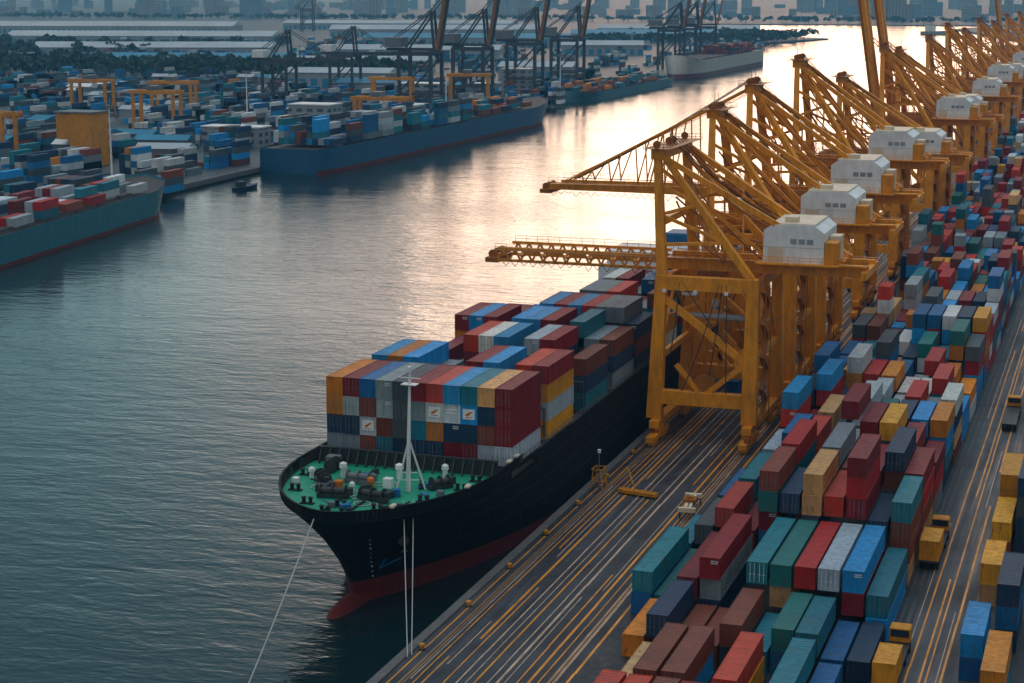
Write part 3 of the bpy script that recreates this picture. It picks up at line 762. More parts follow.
# ------------------------------------------------------------------ ship-to-shore cranes
GX, GY = 15.0, 22.0     # gauge, leg base
def make_crane(loc, label, outreach=32, raised=False, zs=1.0, detail=True, stays=True, spread=4.0, truss=False):
    c = thing('ship_to_shore_crane', label, 'crane', loc, 0, 'orange quay cranes along the river')
    m = M['crane']; ZG = 28*zs; ZA = 47*zs
    for x in (0,GX):
        # bogies with wheels
        for y in (0,GY):
            bg_ = MB().box(x-.7,x+.7,y-5.2,y+5.2,1.5,2.5).box(x-.5,x+.5,y-4.6,y-1,.9,1.5).box(x-.5,x+.5,y+1,y+4.6,.9,1.5)
            bg_.box(x-.9,x+.9,y-1.2,y+1.2,2.5,3.3)
            o = bg_.build('bogie', m, c, bevel=.08)
            wh = MB()
            for k in range(8):
                yy = y-4.4+k*1.257; wh.tube((x-.25,yy,.55),(x+.25,yy,.55),.5,12)
            wh.build('wheel', M['dark'], o)
        MB().box(x-.8,x+.8,-2.5,GY+2.5,3.3,4.6).build('end_beam', m, c, bevel=.08)
        for y in (0,GY):
            MB().bar((x-(.5 if x == 0 else 0),y,4.6),(x+(.35 if x == 0 else 0),y,ZG),2.5,1.9,1.7,1.6).build('leg', m, c, bevel=.06)
        if detail:
            mo = MB()
            for k in range(5): mo.cbox((x+random.uniform(-1,1), random.uniform(-4,GY+4), 2.8+random.random()), (random.uniform(.5,1),random.uniform(.6,1.4),random.uniform(.5,1.2)))
            mo.build('travel_motor', M['cranebrown'], c)
    for y in (0,GY):
        MB().bar((.7,y,8.2),(GX-.7,y,8.2),1.5,2.3).build('sill_beam', m, c, bevel=.06)
        MB().bar((.7,y,ZG-1.2),(GX-.7,y,ZG-1.2),1.3,2.3).build('portal_beam', m, c, bevel=.06)
        MB().bar((.9,y,24.2*zs),(GX-.7,y,14.4),1.05).build('diagonal_brace', m, c)
        MB().bar((GX-.7,y,14.4),(GX/2+.3,y,9.0),.85).build('knee_brace', m, c)
        MB().bar((GX/2-.5,y,9.0),(2.9,y,13.6),.7).build('strut', m, c)
        if y == 0:
            gp = MB(); gp._add([(GX-.6,-.3,12),(GX-.6,-.3,17.5),(GX-2.6,-.3,15.6),(GX-2.6,-.3,14),(GX-.6,.3,12),(GX-.6,.3,17.5),(GX-2.6,.3,15.6),(GX-2.6,.3,14)],[(3,2,1,0),(4,5,6,7),(0,1,5,4),(1,2,6,5),(2,3,7,6),(3,0,4,7)])
            gp.build('gusset', m, c)
    for x in (0,GX):
        MB().bar((x+.2,.8,ZG-1.4),(x+.2,GY-.8,ZG-1.4),1,1.6).build('cross_beam', m, c, bevel=.06)
        MB().bar((x,.6,4.6+10),(x,GY-.6,4.6+10),.8,1.1).build('cross_beam', m, c, bevel=.05)
        MB().bar((x,.6,15),(x,GY/2,ZG-2),.45).bar((x,GY-.6,15),(x,GY/2,ZG-2),.45).build('side_brace', m, c)
    # main girders over the portal and the back reach
    for y in (7.2,14.8):
        MB().bar((-1.5,y,ZG+.9),(GX+17,y,ZG+.9),1.0,1.9).build('girder', m, c, bevel=.06)
    g = MB()
    for x in (2,7,12,17,22,27,31.5): g.bar((x,7.7,ZG+.5),(x,14.3,ZG+.5),.6,.9)
    g.build('girder_tie', m, c)
    wk = MB()
    for y in (6.0,16.0):
        wk.box(-1,GX+17,y-.5,y+.5,ZG+1.9,ZG+1.98)
        for z in (2.5,3.0): wk.bar((-1,y+(-.5 if y<10 else .5),ZG+z),(GX+17,y+(-.5 if y<10 else .5),ZG+z),.07)
        for k in range(17): wk.bar((-1+2*k,y+(-.5 if y<10 else .5),ZG+1.9),(-1+2*k,y+(-.5 if y<10 else .5),ZG+3.0),.07)
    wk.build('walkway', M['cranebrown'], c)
    # boom
    hx = -1.8; ang = R(81) if raised else 0
    def BT(d, y, z):
        return (hx-(d*math.cos(ang)) - z*math.sin(ang)*1.0, y, ZG+.9 + d*math.sin(ang) - (0 if raised else 0) + z*math.cos(ang))
    LB = 44 if raised else outreach
    for y in (7.2,14.8):
        if truss:
            MB().lattice(BT(0,y,-1.0),BT(LB,y,-1.0),(0,0,1),2.0,14,.3).build('boom', m, c); continue
        MB().bar(BT(0,y,0),BT(LB,y,0),(1.5 if raised else .9),(2.3 if raised else 1.7),(1.2 if raised else .8),(1.7 if raised else 1.2)).build('boom', m, c, bevel=.05)
    bt = MB(); n = max(2,int(LB/4))
    for k in range(n+1):
        bt.bar(BT(LB*k/n,7.6,-.2),BT(LB*k/n,14.4,-.2),.4,.5)
        if k < n: bt.bar(BT(LB*k/n,7.6,-.2),BT(LB*(k+1)/n,14.4,-.2),.22)
    bt.build('boom_tie', m, c)
    bw_ = MB()
    for y in (6.1,15.9):
        bw_.bar(BT(0,y,.9),BT(LB,y,.9),.8,.08)
        s_ = -.4 if y < 10 else .4
        for z in (1.5,2.0): bw_.bar(BT(0,y+s_,z),BT(LB,y+s_,z),.06)
        for k in range(int(LB/2)+1): bw_.bar(BT(2*k,y+s_,.9),BT(2*k,y+s_,2.0),.06)
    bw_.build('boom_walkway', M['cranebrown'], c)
    # cable festoon under the boom, sheaves at the tip
    if not raised and LB > 12:
        fs = MB()
        for k in range(int(LB/1.6)):
            a = Vector(BT(1.6*k,6.6,-.9)); b3 = Vector(BT(1.6*(k+1),6.6,-.9)); mdl = (a+b3)/2 - Vector((0,0,random.uniform(.4,1.3)))
            fs.tube(a,mdl,.05,4,caps=False).tube(mdl,b3,.05,4,caps=False)
        fs.build('cable_festoon', M['black'], c)
        tp = MB().box(hx-LB-2.4,hx-LB,7.4,14.6,ZG-.6,ZG+.2)
        for y in (8.5,11,13.5): tp.tube((hx-LB-1.4,y-.15,ZG+.7),(hx-LB-1.4,y+.15,ZG+.7),.75,12)
        tp.build('boom_tip_platform', M['cranebrown'], c)
    # apex tower
    ax = -1.0
    for y in (0,GY):
        MB().bar((.4,y,ZG-.4),(ax,(11-spread if y == 0 else 11+spread),ZA),1.6,1.5,1.15,1.15).build('apex_leg', m, c, bevel=.05)
        MB().bar((GX,y,ZG-.4),(ax+1.2,(11.4-spread if y == 0 else 10.6+spread),ZA-.8),1.15,1.1,.9,.9).build('backleg', m, c)
    MB().bar((ax,10.2-spread,ZA),(ax,11.8+spread,ZA),1.9,1.6).build('apex_beam', m, c, bevel=.06); MB().bar((ax+.4,10-spread-.28*(10-spread)*.6,ZG+8),(ax+.4,12+spread+.28*(10-spread)*.6,ZG+8),.9,1.1).build('apex_beam', m, c, bevel=.06)
    for y in (11-spread,9.6,12.4,11+spread): MB().tube((ax-.2,y-.14,ZA+1.5),(ax-.2,y+.14,ZA+1.5),.62,14).bar((ax-.2,y-.3,ZA+.8),(ax-.2,y-.3,ZA+1.7),.5,.12).build('sheave', M['cranebrown'], c)
    ap = MB().box(ax-2,ax+2.4,9.4-spread,12.6+spread,ZA+.86,ZA+.94)
    for y in (9.4-spread,12.6+spread):
        for z in (.5,1.0): ap.bar((ax-2,y,ZA+.7+z),(ax+2.4,y,ZA+.7+z),.07)
        for k in range(5): ap.bar((ax-2+1.1*k,y,ZA+.7),(ax-2+1.1*k,y,ZA+1.75),.07)
    ap.bar((ax+1,7,ZA+.7),(ax+1,7,ZA+4.2),.1).bar((ax-1.4,15,ZA+.7),(ax-1.4,15,ZA+3.4),.1)
    ap.build('apex_platform', M['cranebrown'], c)
    # stays
    for y in (7.2,14.8):
        ya = 11-spread if y < 11 else 11+spread
        MB().bar((ax+.4,ya,ZA-.2),(GX+13,y,ZG+2.0),.95,.85).build('backstay', m, c)
        MB().bar((ax+.5,ya,ZA-2.2),(GX+1.5,y,ZG+2.0),.6,.6).build('inner_backstay', m, c)
        if not raised and stays and LB > 12:
            tip = Vector(BT(LB*.93,y,.8)); mid = Vector(BT(LB*.48,y,.8)); A_ = Vector((ax-.3,y,ZA+.2))
            s1 = MB().bar(A_, tip, .38, .34); k1 = A_.lerp(tip,.45); 
            for q in range(9):
                f0 = .3+.075*q; s1.bar(A_.lerp(tip,f0), BT(LB*.93*(f0+(.06 if q%2 else -.02)),y,.8), .24)
            s1.bar(k1, mid, .3); s1.bar(A_+Vector((0,0,-.9)), tip+Vector((0,0,.4)), .12)
            s1.build('forestay', m, c)
        elif raised:
            MB().bar((ax,y,ZA),BT(26,y,1),.3).build('forestay', m, c)
    for y, yb in ((11-spread,0),(11+spread,GY)):
        up = MB()
        for f0, f1 in ((.25,.3),(.5,.62),(.5,.3),(.75,.62)):
            a3 = Vector((.4,yb,ZG)).lerp(Vector((ax,y,ZA)), f0); b3 = Vector((GX,yb,ZG)).lerp(Vector((ax+1.2,y,ZA-.8)), f1); up.bar(a3,b3,.5)
        up.build('upper_brace', m, c)
        hg = MB()
        for f0 in (.35,.6,.8):
            a3 = Vector((ax+.4,y,ZA)).lerp(Vector((GX+13,7.2 if y < 11 else 14.8,ZG+2)), f0); hg.bar(a3,(a3.x+random.uniform(-1,1),7.2 if y < 11 else 14.8,ZG+1.8),.32)
        hg.build('hanger', m, c)
    wr = MB()
    for y in (8.4,9.8,12.2,13.6):
        pts = sag((ax+.2,y,ZA+1.9),(GX+4+random.random(),y,ZG+6.8),random.uniform(.6,1.6),8)
        for a, b3 in zip(pts[:-1],pts[1:]): wr.tube(a,b3,.07,5,caps=False)
        if LB > 12 and not raised and stays:
            pts = sag((ax-.4,y,ZA+1.9),BT(LB*.9,y,1.1),.7,8)
            for a, b3 in zip(pts[:-1],pts[1:]): wr.tube(a,b3,.06,5,caps=False)
    wr.build('hoist_rope', M['black'], c)
    # machinery house
    hx0, hx1, hy0, hy1 = GX+.6, GX+10.2, 4.6, 17.4
    base_ = MB().box(hx0-1,hx1+2.6,hy0-1.2,hy1+1.2,ZG+1.9,ZG+2.15); base_.build('house_platform', m, c)
    hsE = MB(); zr = ZG+8.2
    prof = [(hx0,ZG+2.15),(hx1,ZG+2.15),(hx1,zr-1.2),(hx1-1.6,zr),(hx0+1.4,zr),(hx0,zr-1.0)]
    vs = [(x,hy0,z) for x,z in prof]+[(x,hy1,z) for x,z in prof]
    hsE._add(vs,[(0,1,2,3,4,5),(11,10,9,8,7,6),(0,6,7,1),(1,7,8,2),(2,8,9,3),(5,4,10,11)[:4],(0,5,11,6)]); hsE.mi = 1
    hsE._add([(hx1-1.6,hy0,zr),(hx0+1.4,hy0,zr),(hx0+1.4,hy1,zr),(hx1-1.6,hy1,zr)],[(0,1,2,3)][::1])
    hs_ = hsE.build('machinery_house', [M['white'], M['white']], c)
    MB().box(hx0+1.2,hx1-1.4,hy0+.3,hy1-.3,zr+.01,zr+.2).box(hx0+3,hx0+5,hy0+2,hy0+4,zr+.2,zr+1.0).build('roof', M['cream'], hs_, bevel=.05)  # warm light from above is put into the cream colour of this roof
    MB().box(hx0+.8,hx0+3.2,hy0-.06,hy0,ZG+2.3,ZG+4.6).build('door', M['cream'], hs_)
    lv = MB()
    for k in range(3): lv.box(hx0+4.3+k*1.3,hx0+5.3+k*1.3,hy0-.05,hy0,ZG+5.2,ZG+6.0)
    lv.build('louvre', M['wall'], hs_)
    se = MB()
    for z in (ZG+4.6,): se.box(hx0,hx1,hy0-.03,hy0-.003,z,z+.05)
    se.build('panel_seam', M['wall'], hs_)
    MB().box(hx1+.05,hx1+2.1,hy0+.2,hy0+3.6,ZG+2.15,ZG+5.6).build('electrical_cabin', M['yellow'], c, bevel=.06)
    MB().box(hx1+.2,hx1+2.0,hy0+4.2,hy0+7.4,ZG+2.15,ZG+6.2).build('transformer_box', M['cream'], c, bevel=.06)
    hrl = MB()
    for z in (2.7,3.2):
        hrl.bar((hx0-1,hy0-1.2,ZG+z),(hx1+2.6,hy0-1.2,ZG+z),.07); hrl.bar((hx1+2.6,hy0-1.2,ZG+z),(hx1+2.6,hy1+1.2,ZG+z),.07)
    for k in range(9): hrl.bar((hx0-1+1.75*k,hy0-1.2,ZG+2.1),(hx0-1+1.75*k,hy0-1.2,ZG+3.2),.07)
    hrl.build('handrail', m, c)
    MB().bar((GX+13,4,ZG+2.2),(GX+17.2,4,ZG+2.2),.8,.3).bar((GX+16.6,4,ZG+.6),(GX+16.6,18,ZG+.6),.9,1.2).build('tail_beam', m, c)
    # stair tower on the landside front leg
    if detail:
        stt = MB(); z = 5.0; k = 0; sxx = GX+1.5
        while z < ZG-2.6:
            y0, y1 = (1.4, 5.0) if k%2 == 0 else (5.0, 1.4)
            stt.bar((sxx,y0,z),(sxx,y1,z+2.6),.9,.14); stt.box(sxx-.5,sxx+.5,min(y1,y1+.0)-.5,y1+.5,z+2.55,z+2.65)
            for zz in (.9,): stt.bar((sxx+.45,y0,z+zz),(sxx+.45,y1,z+2.6+zz),.06)
            z += 2.6; k += 1
        stt.bar((sxx-.5,.8,4.6),(sxx-.5,.8,ZG),.14).bar((sxx+.5,.8,4.6),(sxx+.5,.8,ZG),.14).bar((sxx-.5,5.7,4.6),(sxx-.5,5.7,ZG),.14).bar((sxx+.5,5.7,4.6),(sxx+.5,5.7,ZG),.14)
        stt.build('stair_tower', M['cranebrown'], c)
        lad = MB()
        for x in (-1.05,): 
            lad.bar((x,-.3,5),(x+.3,-.3,ZG),.07).bar((x,.3,5),(x+.3,.3,ZG),.07)
            for k in range(50): lad.bar((x+.006*k,-.3,5.2+.45*k*zs),(x+.006*k,.3,5.2+.45*k*zs),.05)
        lad.build('ladder', M['cranebrown'], c)
        MB().tube((GX/2,-.2,10.2),(GX/2,.5,10.2),1.9,18).build('cable_reel', M['cranebrown'], c)
        # cab, trolley, spreader
        tr = MB().box(4.4,8.8,7.4,14.6,ZG-1.0,ZG-.3).build('trolley', M['cranebrown'], c)
        cb = MB().box(2.2,4.6,6.0,8.4,ZG-4.2,ZG-1.6).build('operator_cab', M['white'], c, bevel=.1)
        MB().box(2.14,2.2,6.3,8.1,ZG-3.8,ZG-2.2).box(2.5,4.3,5.94,6.0,ZG-3.6,ZG-2.2).build('window', M['glass'], cb)
        sp = MB().bar((6.6,5.2,ZG-9),(6.6,17.2,ZG-9),1.6,.7).box(5.6,7.6,9.5,12.7,ZG-8.7,ZG-7.4).build('spreader', M['yellow'], c)
        rp = MB()
        for x in (5.4,7.8):
            for y in (9.6,12.6): rp.tube((x,y,ZG-1),(x,y,ZG-7.6),.05,5)
        rp.build('hoist_cable', M['black'], c)
        # lower service platforms and fan of pipes like the photo's clutter
        MB().box(1,GX-1,2.4,5.4,ZG-7.0,ZG-6.8).build('service_platform', M['wall'], c); MB().box(3,GX-.8,17,20,ZG-10,ZG-9.8).build('service_platform', M['wall'], c)
        for x in (1,6,11): MB().cbox((x,-.9,ZG-2.4),(.6,.3,.5)).build('floodlight', M['white'], c)
        # lattice lift shaft beside the rear waterside leg, inner frames, drooping hoses
        lt = MB()
        for dx,dy in ((0,0),(1.6,0),(0,1.6),(1.6,1.6)): lt.bar((1.6+dx,GY-3+dy,4.6),(1.6+dx,GY-3+dy,ZA-4),.14)
        z = 5; k = 0
        while z < ZA-6:
            a_, b_2 = (0,1.6) if k%2 else (1.6,0)
            lt.bar((1.6+a_,GY-3,z),(1.6+b_2,GY-3,z+2),.1).bar((3.2,GY-3+a_,z),(3.2,GY-3+b_2,z+2),.1).bar((1.6,GY-3,z),(3.2,GY-3,z),.1); z += 2; k += 1
        lt.build('lift_shaft', m, c)
        MB().bar((5.4,GY,9),(5.4,GY,ZG-2),.7).bar((5.4,GY,ZG-2),(GX-1,GY,15),.6).build('inner_post', m, c)
        MB().bar((1,GY/2,ZG-1),(GX-1,GY/2,ZG-1),.8,1.2).build('inner_beam', m, c)
        MB().bar((1,2,ZG-6.9),(GX-.5,GY-2,ZG-2),.45).bar((GX-.5,2,ZG-6.9),(1,GY-2,ZG-2),.45).build('plan_brace', m, c)
        hs3 = MB()
        for k in range(7):
            p0 = (GX-6+random.uniform(0,9), random.uniform(2,18), ZG+random.uniform(1,7)); p1 = (ax+random.uniform(.5,3), random.uniform(4,18), ZA-random.uniform(1,9))
            pts = sag(p1, p0, random.uniform(.8,2.8), 9)
            for a3, b3 in zip(pts[:-1],pts[1:]): hs3.tube(a3,b3,.16,6,caps=False)
        hs3.build('hose', M['cranebrown'], c)
        hs4 = MB()
        for k in range(5):
            p0 = (random.uniform(0,GX), -.6, ZG-1); p1 = (random.uniform(0,GX), -.4, 9+random.uniform(0,6))
            pts = sag(p0, p1, random.uniform(.4,1.4), 7)
            for a3, b3 in zip(pts[:-1],pts[1:]): hs4.tube(a3,b3,.09,5,caps=False)
        hs4.build('cable', M['dark'], c)
    return c
RX = -69.0
c1 = make_crane((RX,276,2.2), 'nearest orange quay crane, white machinery house, short boom over the ship deck', 28, stays=False, spread=9.5, truss=True)
c2 = make_crane((RX,343,3), 'orange quay crane with lowered boom hung from long stays', 40, zs=1.12)
c3 = make_crane((RX,395,3), 'orange quay crane with pointed tower and boom drawn back, behind the lowered long boom', 4, zs=1.18)
c4 = make_crane((RX,540,3), 'orange quay crane with its twin boom raised steeply above the river, centre right', 40, raised=True, zs=1.15)
farY = [(310,0,'squeezed close behind the nearest crane, second'),(458,0,'fifth'),(578,1,'seventh'),(665,0,'eighth'),(735,0,'ninth'),(810,0,'tenth'),(890,0,'eleventh'),(985,0,'twelfth'),(1090,1,'thirteenth'),(1210,0,'fourteenth'),(1350,0,'fifteenth')]
for y, r_, nm in farY:
    k = copy_tree(c4 if r_ else c3); k.location = (RX,y,3); k.scale = (1, random.uniform(.9,1.1) if y > 320 else .98, random.uniform(.88,1.04) if y > 320 else .9)
    k['label'] = f'orange quay crane {"with raised boom " if r_ else ""}{"in the distance, " if y > 320 else ""}{nm} along the row'

# ------------------------------------------------------------------ things on the apron and road
def trailer(loc, rz, lab, cab='white', load=None):
    t = thing('terminal_tractor', lab, 'truck', loc, rz, 'terminal trucks in the yard')
    MB().box(-1.15,1.15,0,12.2,1.05,1.35).build('trailer_bed', M['dark'], t)
    for y in (1.2,2.5,10.6,14.6):
        for x in (-1.0,1.0):
            o = MB().tube((x-.16,y,.5),(x+.16,y,.5),.5,14).build('wheel', M['black'], t)
            MB().tube((x-.18,y,.5),(x+.18,y,.5),.22,8).build('rim', M['grey'], o)
    MB().box(-1.1,1.1,12.6,15.6,.7,1.2).build('chassis', M['dark'], t)
    cb = MB().box(-1.15,1.15,13.9,15.8,1.2,2.9).build('cab', M[cab], t, bevel=.12)
    MB().box(-1.0,1.0,15.78,15.84,1.9,2.7).box(-1.0,1.0,13.84,13.9,1.9,2.7).build('window', M['glass'], cb)
    return t
trailer((-20.2,222,3.01), 0, 'terminal truck under a yellow container on the left side of the road', 'yellow')
container_obj('yellow', 6.1, 0, (-20.2,222,4.36), 'yellow container riding on the truck on the left side of the yard road', 'containers on trucks')
trailer((-20.2,178,3.01), 0, 'terminal truck with a yellow box at the bottom of the yard road', 'yellow')
container_obj('yellow', 6.1, 0, (-20.2,178,4.36), 'yellow container on the truck nearest the bottom edge of the photo', 'containers on trucks')
trailer((-15.4,300,3.01), 0, 'flat terminal truck far along the right side of the yard road', 'yellow')
trailer((-63.2,306,3.01), 0, 'truck with a yellow cab and blue load beneath the nearest crane', 'yellow')
container_obj('blue', 12.2, 0, (-63.2,306,4.36), 'blue container on the truck beneath the nearest crane', 'containers on trucks')
trailer((-60.4,432,3.01), 0, 'truck with a red load beyond the third crane', 'white')
container_obj('red', 12.2, 0, (-60.4,432,4.36), 'red container on the truck beyond the third crane', 'containers on trucks')
trailer((-58.2,330,3.01), 0, 'truck with a white cab driving under the second quay crane', 'white')
container_obj('pale grey', 12.2, 0, (-58.2,330,4.36), 'pale grey container on the truck under the second crane', 'containers on trucks')
bp_ = MB().box(-3.0,3.0,-.55,.55,.15,.75).box(-3.0,3.0,-.1,.1,.75,.9)
o = tag(bp_.build('lifting_beam', M['yellow'], bevel=.05), 'long yellow lifting beam lying across the apron lanes', 'beam'); o.location = (-63.6,243.5,3.02); o.rotation_euler = (0,0,R(-12))
# gangway cage at the quay edge with lamp post
gw = thing('gangway_stand', 'tan steel gangway stand with a lamp post at the quay edge', 'stand', (-70.2,246,3.02))
fr = MB()
for x in (-.9,.9):
    for y in (-1.2,1.2): fr.bar((x,y,0),(x*.6,y*.8,3.0),.16)
for z in (1.2,2.9): fr.bar((-.8,-1.2,z),(.8,-1.2,z),.1); fr.bar((-.8,1.2,z),(.8,1.2,z),.1); fr.bar((-.8,-1.2,z),(-.8,1.2,z),.1); fr.bar((.8,-1.2,z),(.8,1.2,z),.1)
fr.bar((-.9,-1.2,0),(.7,-1.1,2.9),.1); fr.bar((1.2,2,0),(3.2,4.2,2.2),.16); fr.bar((3.2,4.2,2.2),(4.4,3.0,0),.16)
fr.build('frame', M['yellow'], gw)
po = MB().tube((0,0,0),(0,0,5.2),.1,8).build('lamp_post', M['grey'], gw); MB().tube((0,0,5.2),(0,0,5.7),.28,10).build('lamp', M['white'], po)
# cable chain / hoses heap between apron and yard
hp = thing('spreader_frame', 'tan steel spreader frame parked on trestles beside the yard stacks', 'spreader', (-54.6,238,3.02), R(6))
f_ = MB().box(-1.2,1.2,-4,-3.4,1.0,1.6).box(-1.2,1.2,3.4,4,1.0,1.6).box(-.5,-.1,-3.4,3.4,1.05,1.55).box(.1,.5,-3.4,3.4,1.05,1.55).build('beam', M['cream'], hp)
MB().tube((0,-.5,1.6),(0,.5,1.6),.7,10).box(-.9,.9,-1,1,1.6,2.0).build('headblock', M['cranebrown'], hp)
MB().bar((-1,-3.6,0),(-1,-3.6,1),.2).bar((1,-3.6,0),(1,-3.6,1),.2).bar((-1,3.6,0),(-1,3.6,1),.2).bar((1,3.6,0),(1,3.6,1),.2).build('trestle', M['dark'], hp)

# ------------------------------------------------------------------ far bank
# moored ships
def far_ship(name, label, y0, y1, xw, beam, hz_, mats, bowfwd=True, bootz=1.2, dk_mat='hatch'):
    s_ = thing('cargo_ship', label, 'ship', (xw-beam/2, y0, 0), 0, 'ships moored along the far bank')
    Ln = y1-y0; n = 22; lv = [(-2,.0),(0,.0),(bootz,.06),(bootz+.02,.06),(hz_*.6,.5),(hz_,1)]
    V = []; 
    for z, k in lv:
        for sd in (-1,1):
            for i in range(n+1):
                t = i/n; tt = t if bowfwd else 1-t
                fb = min(1, (1-tt)/.16); hw = 1-(1-fb)**2; fs = min(1,(tt+.02)/.05); hs2 = .75+.25*fs
                hd = (1-(1-fb)**2.6)
                h = beam/2*lerp(hw**.9, hd**.6, k)*hs2
                ext = 0
                if tt > .84: ext = (tt-.84)/.16*(5*k-3)
                yy = t*Ln + (ext if bowfwd else -ext)
                zz = z + (hz_*.35*max(0,(tt-.86)/.14) if k == 1 else 0)
                V.append((sd*h, yy, zz))
    Fs = []; Ms = []; w_ = n+1
    for l in range(len(lv)-1):
        for sd in (0,1):
            for i in range(n):
                a = (l*2+sd)*w_+i; c = ((l+1)*2+sd)*w_+i
                Fs.append((a,a+1,c+1,c) if sd else (a,c,c+1,a+1)); Ms.append(1 if lv[l+1][0] <= bootz+.01 else 0)
        a = l*2*w_; c = (l+1)*2*w_; Fs.append((a,a+w_,c+w_,c)); Ms.append(0)
    b = MB(); b._add(V,Fs); b.m = Ms; b.build('hull', [M[mats[0]],M[mats[1]]], s_, smooth=True)
    b = MB(); l = (len(lv)-1)*2*w_
    b._add([ (V[l+i][0],V[l+i][1],V[l+i][2]-.6) for i in range(w_)]+[(V[l+w_+i][0],V[l+w_+i][1],V[l+w_+i][2]-.6) for i in range(w_)], [(i,w_+i,w_+i+1,i+1) for i in range(n)])
    b.build('deck', M[dk_mat], s_)
    hcv = MB(); k = 0; y = Ln*.1
    while y < Ln*.8: hcv.box(-beam*.38,beam*.38,y,y+14,hz_-.6,hz_+.6); y += 17
    hcv.build('hatch_cover', M['hatch'], s_)
    rr = MB()
    for sd in (-1,1):
        rr.bar((sd*beam*.47,4,hz_+.5),(sd*beam*.47,Ln*.82,hz_+.5),.1); 
        for k in range(int(Ln*.8/4)): rr.bar((sd*beam*.47,4+4*k,hz_-.6),(sd*beam*.47,4+4*k,hz_+.5),.1)
    rr.build('deck_rail', M['grey'], s_)
    return s_
def cargo(label, x0, x1, y0, y1, z, mx, pool=POOL, dens=.8, gap=17):
    b = MB(); y = y0
    while y < y1:
        x = x0
        while x < x1:
            if random.random() < dens:
                for t in range(random.randint(1,mx)): far_box(b,x,x+2.4,y,y+12.2,z+2.6*t,z+2.6*t+2.57,random.choice(pool))
            x += 2.6
        y += gap
    return tag(b.build('deck_cargo', M['cont_far'], cols=True), label, 'containers', kind='stuff')
BL = ['navy','blue','teal','grey','brown','pale grey','navy','teal','navy','dark grey','dark grey','white','bright blue','dark grey','blue']
s1 = far_ship('a','teal cargo ship with a thin red waterline at the left edge of the photo', 385, 548, -283.5, 27, 9, ('tealhull','boot'), True, 1.1); s1.rotation_euler = (0,0,R(8))
cg = cargo('containers and gear on the deck of the teal ship', -10, 9, 8, 130, 9.3, 2, ['brown','maroon','pale grey','white','teal','grey','red','navy'], .7); cg.location = s1.location; cg.rotation_euler = (0,0,R(8))
s2 = far_ship('b','long blue cargo ship with red waterline moored at the far bank', 668, 1000, -309, 30, 10.5, ('bluehull','boot'), True, 1.6)
cargo('containers stacked on the near half of the long blue ship', -335, -311, 682, 850, 11.1, 4, BL, .8)
cargo('scattered cargo on the far half of the long blue ship', -335, -313, 870, 955, 11.1, 2, ['brown','orange','teal','navy','maroon'], .5)
s3 = far_ship('c','low grey blue ship lying ahead of the long blue ship', 1150, 1400, -340, 28, 6, ('greyhull','greyhull'), False, .8)
cargo('low deck cargo on the grey blue ship', -366, -342, 1170, 1380, 6.5, 2, ['brown','orange','teal','navy','grey'], .5)
s4 = far_ship('d','distant ship with white bow and dark red side at the river bend', 1480, 1800, -345, 32, 15, ('whitehull','maroonhull'), False, 4)
cargo('dark red containers on the distant ship at the bend', -375, -347, 1640, 1770, 15.5, 3, ['maroon','brown','maroon','navy'], .9)
# far-bank yard containers: thousands, one mass
b = MB()
for blk in range(900):
    if blk < 560: Y = random.uniform(330,1250); X = -345 - random.random()**.8*(60+Y*.42)
    else: Y = random.uniform(900,2300); X = -400 - random.random()*(Y*.42)
    Y = round(Y/14)*14; X = round(X/20)*20
    n_ = random.randint(3,6)
    for c in range(n_):
        h = random.randint(1,4)
        for t in range(h): far_box(b, X+2.7*c, X+2.7*c+2.4, Y, Y+12.2, 2.2+2.6*t, 2.2+2.6*t+2.57, random.choice(BL+['white','orange','white','pale grey'] if random.random() < .3 else BL))
tag(b.build('stacked_containers', M['cont_far'], cols=True), 'mass of blue, brown and grey containers stacked on the far bank', 'containers', kind='stuff')

# gantry cranes of the far yard
def make_rtg(mat, sc=1.0):
    g = thing('gantry_crane', '', 'crane', (0,0,0))
    for x in (0,23):
        for y in (0,8): MB().bar((x,y,1.2),(x,y,20),1.6,1.4).build('leg', mat, g, bevel=.1)
        MB().box(x-1,x+1,-2,10,.9,2.1).build('sill', mat, g)
        for y in (-.5,8.5):
            MB().tube((x-.5,y,.8),(x+.5,y,.8),.8,10).build('wheel', M['black'], g)
    for y in (0,8): MB().bar((-2,y,20.8),(25,y,20.8),1.2,1.8).build('girder', mat, g, bevel=.1)
    MB().box(8,13,-.5,8.5,21.8,24).build('trolley', M['grey'], g, bevel=.1)
    MB().box(13.5,15.6,1,3.4,17,19.4).build('operator_cab', M['white'], g)
    return g
RT = make_rtg(M['yellow'])
rt = [(-468,650,'','at the left edge of the photo'),(-575,905,'','left of the pair behind the mustard block'),(-482,815,'','right of the pair behind the mustard block'),(-352,800,'','behind the stern cargo of the long blue ship'),(-520,900,'','far back in the left yard'),(-420,980,'','behind the middle of the long blue ship'),(-392,1035,'','at the bow of the long blue ship')]
for k, (x,y,a,lab) in enumerate(rt):
    c = RT if k == 0 else copy_tree(RT); c.location = (x,y,2.2); c.rotation_euler = (0,0,R(4*k-8)); c['label'] = f'yellow yard gantry crane {lab}'; c['group'] = 'gantry cranes on the far bank'
# mustard block
bl = thing('stair_block', 'tall mustard coloured block standing among the far bank containers', 'building', (-409,653,2.2), R(-4))
MB().box(-6,5,-3,9,0,22).box(-13,-6,-2.5,8,11,21.5).build('wall', M['yellow'], bl, bevel=.1); MB().box(-13.5,5.5,-3.5,9.5,22,22.6).build('roof', M['grey'], bl)
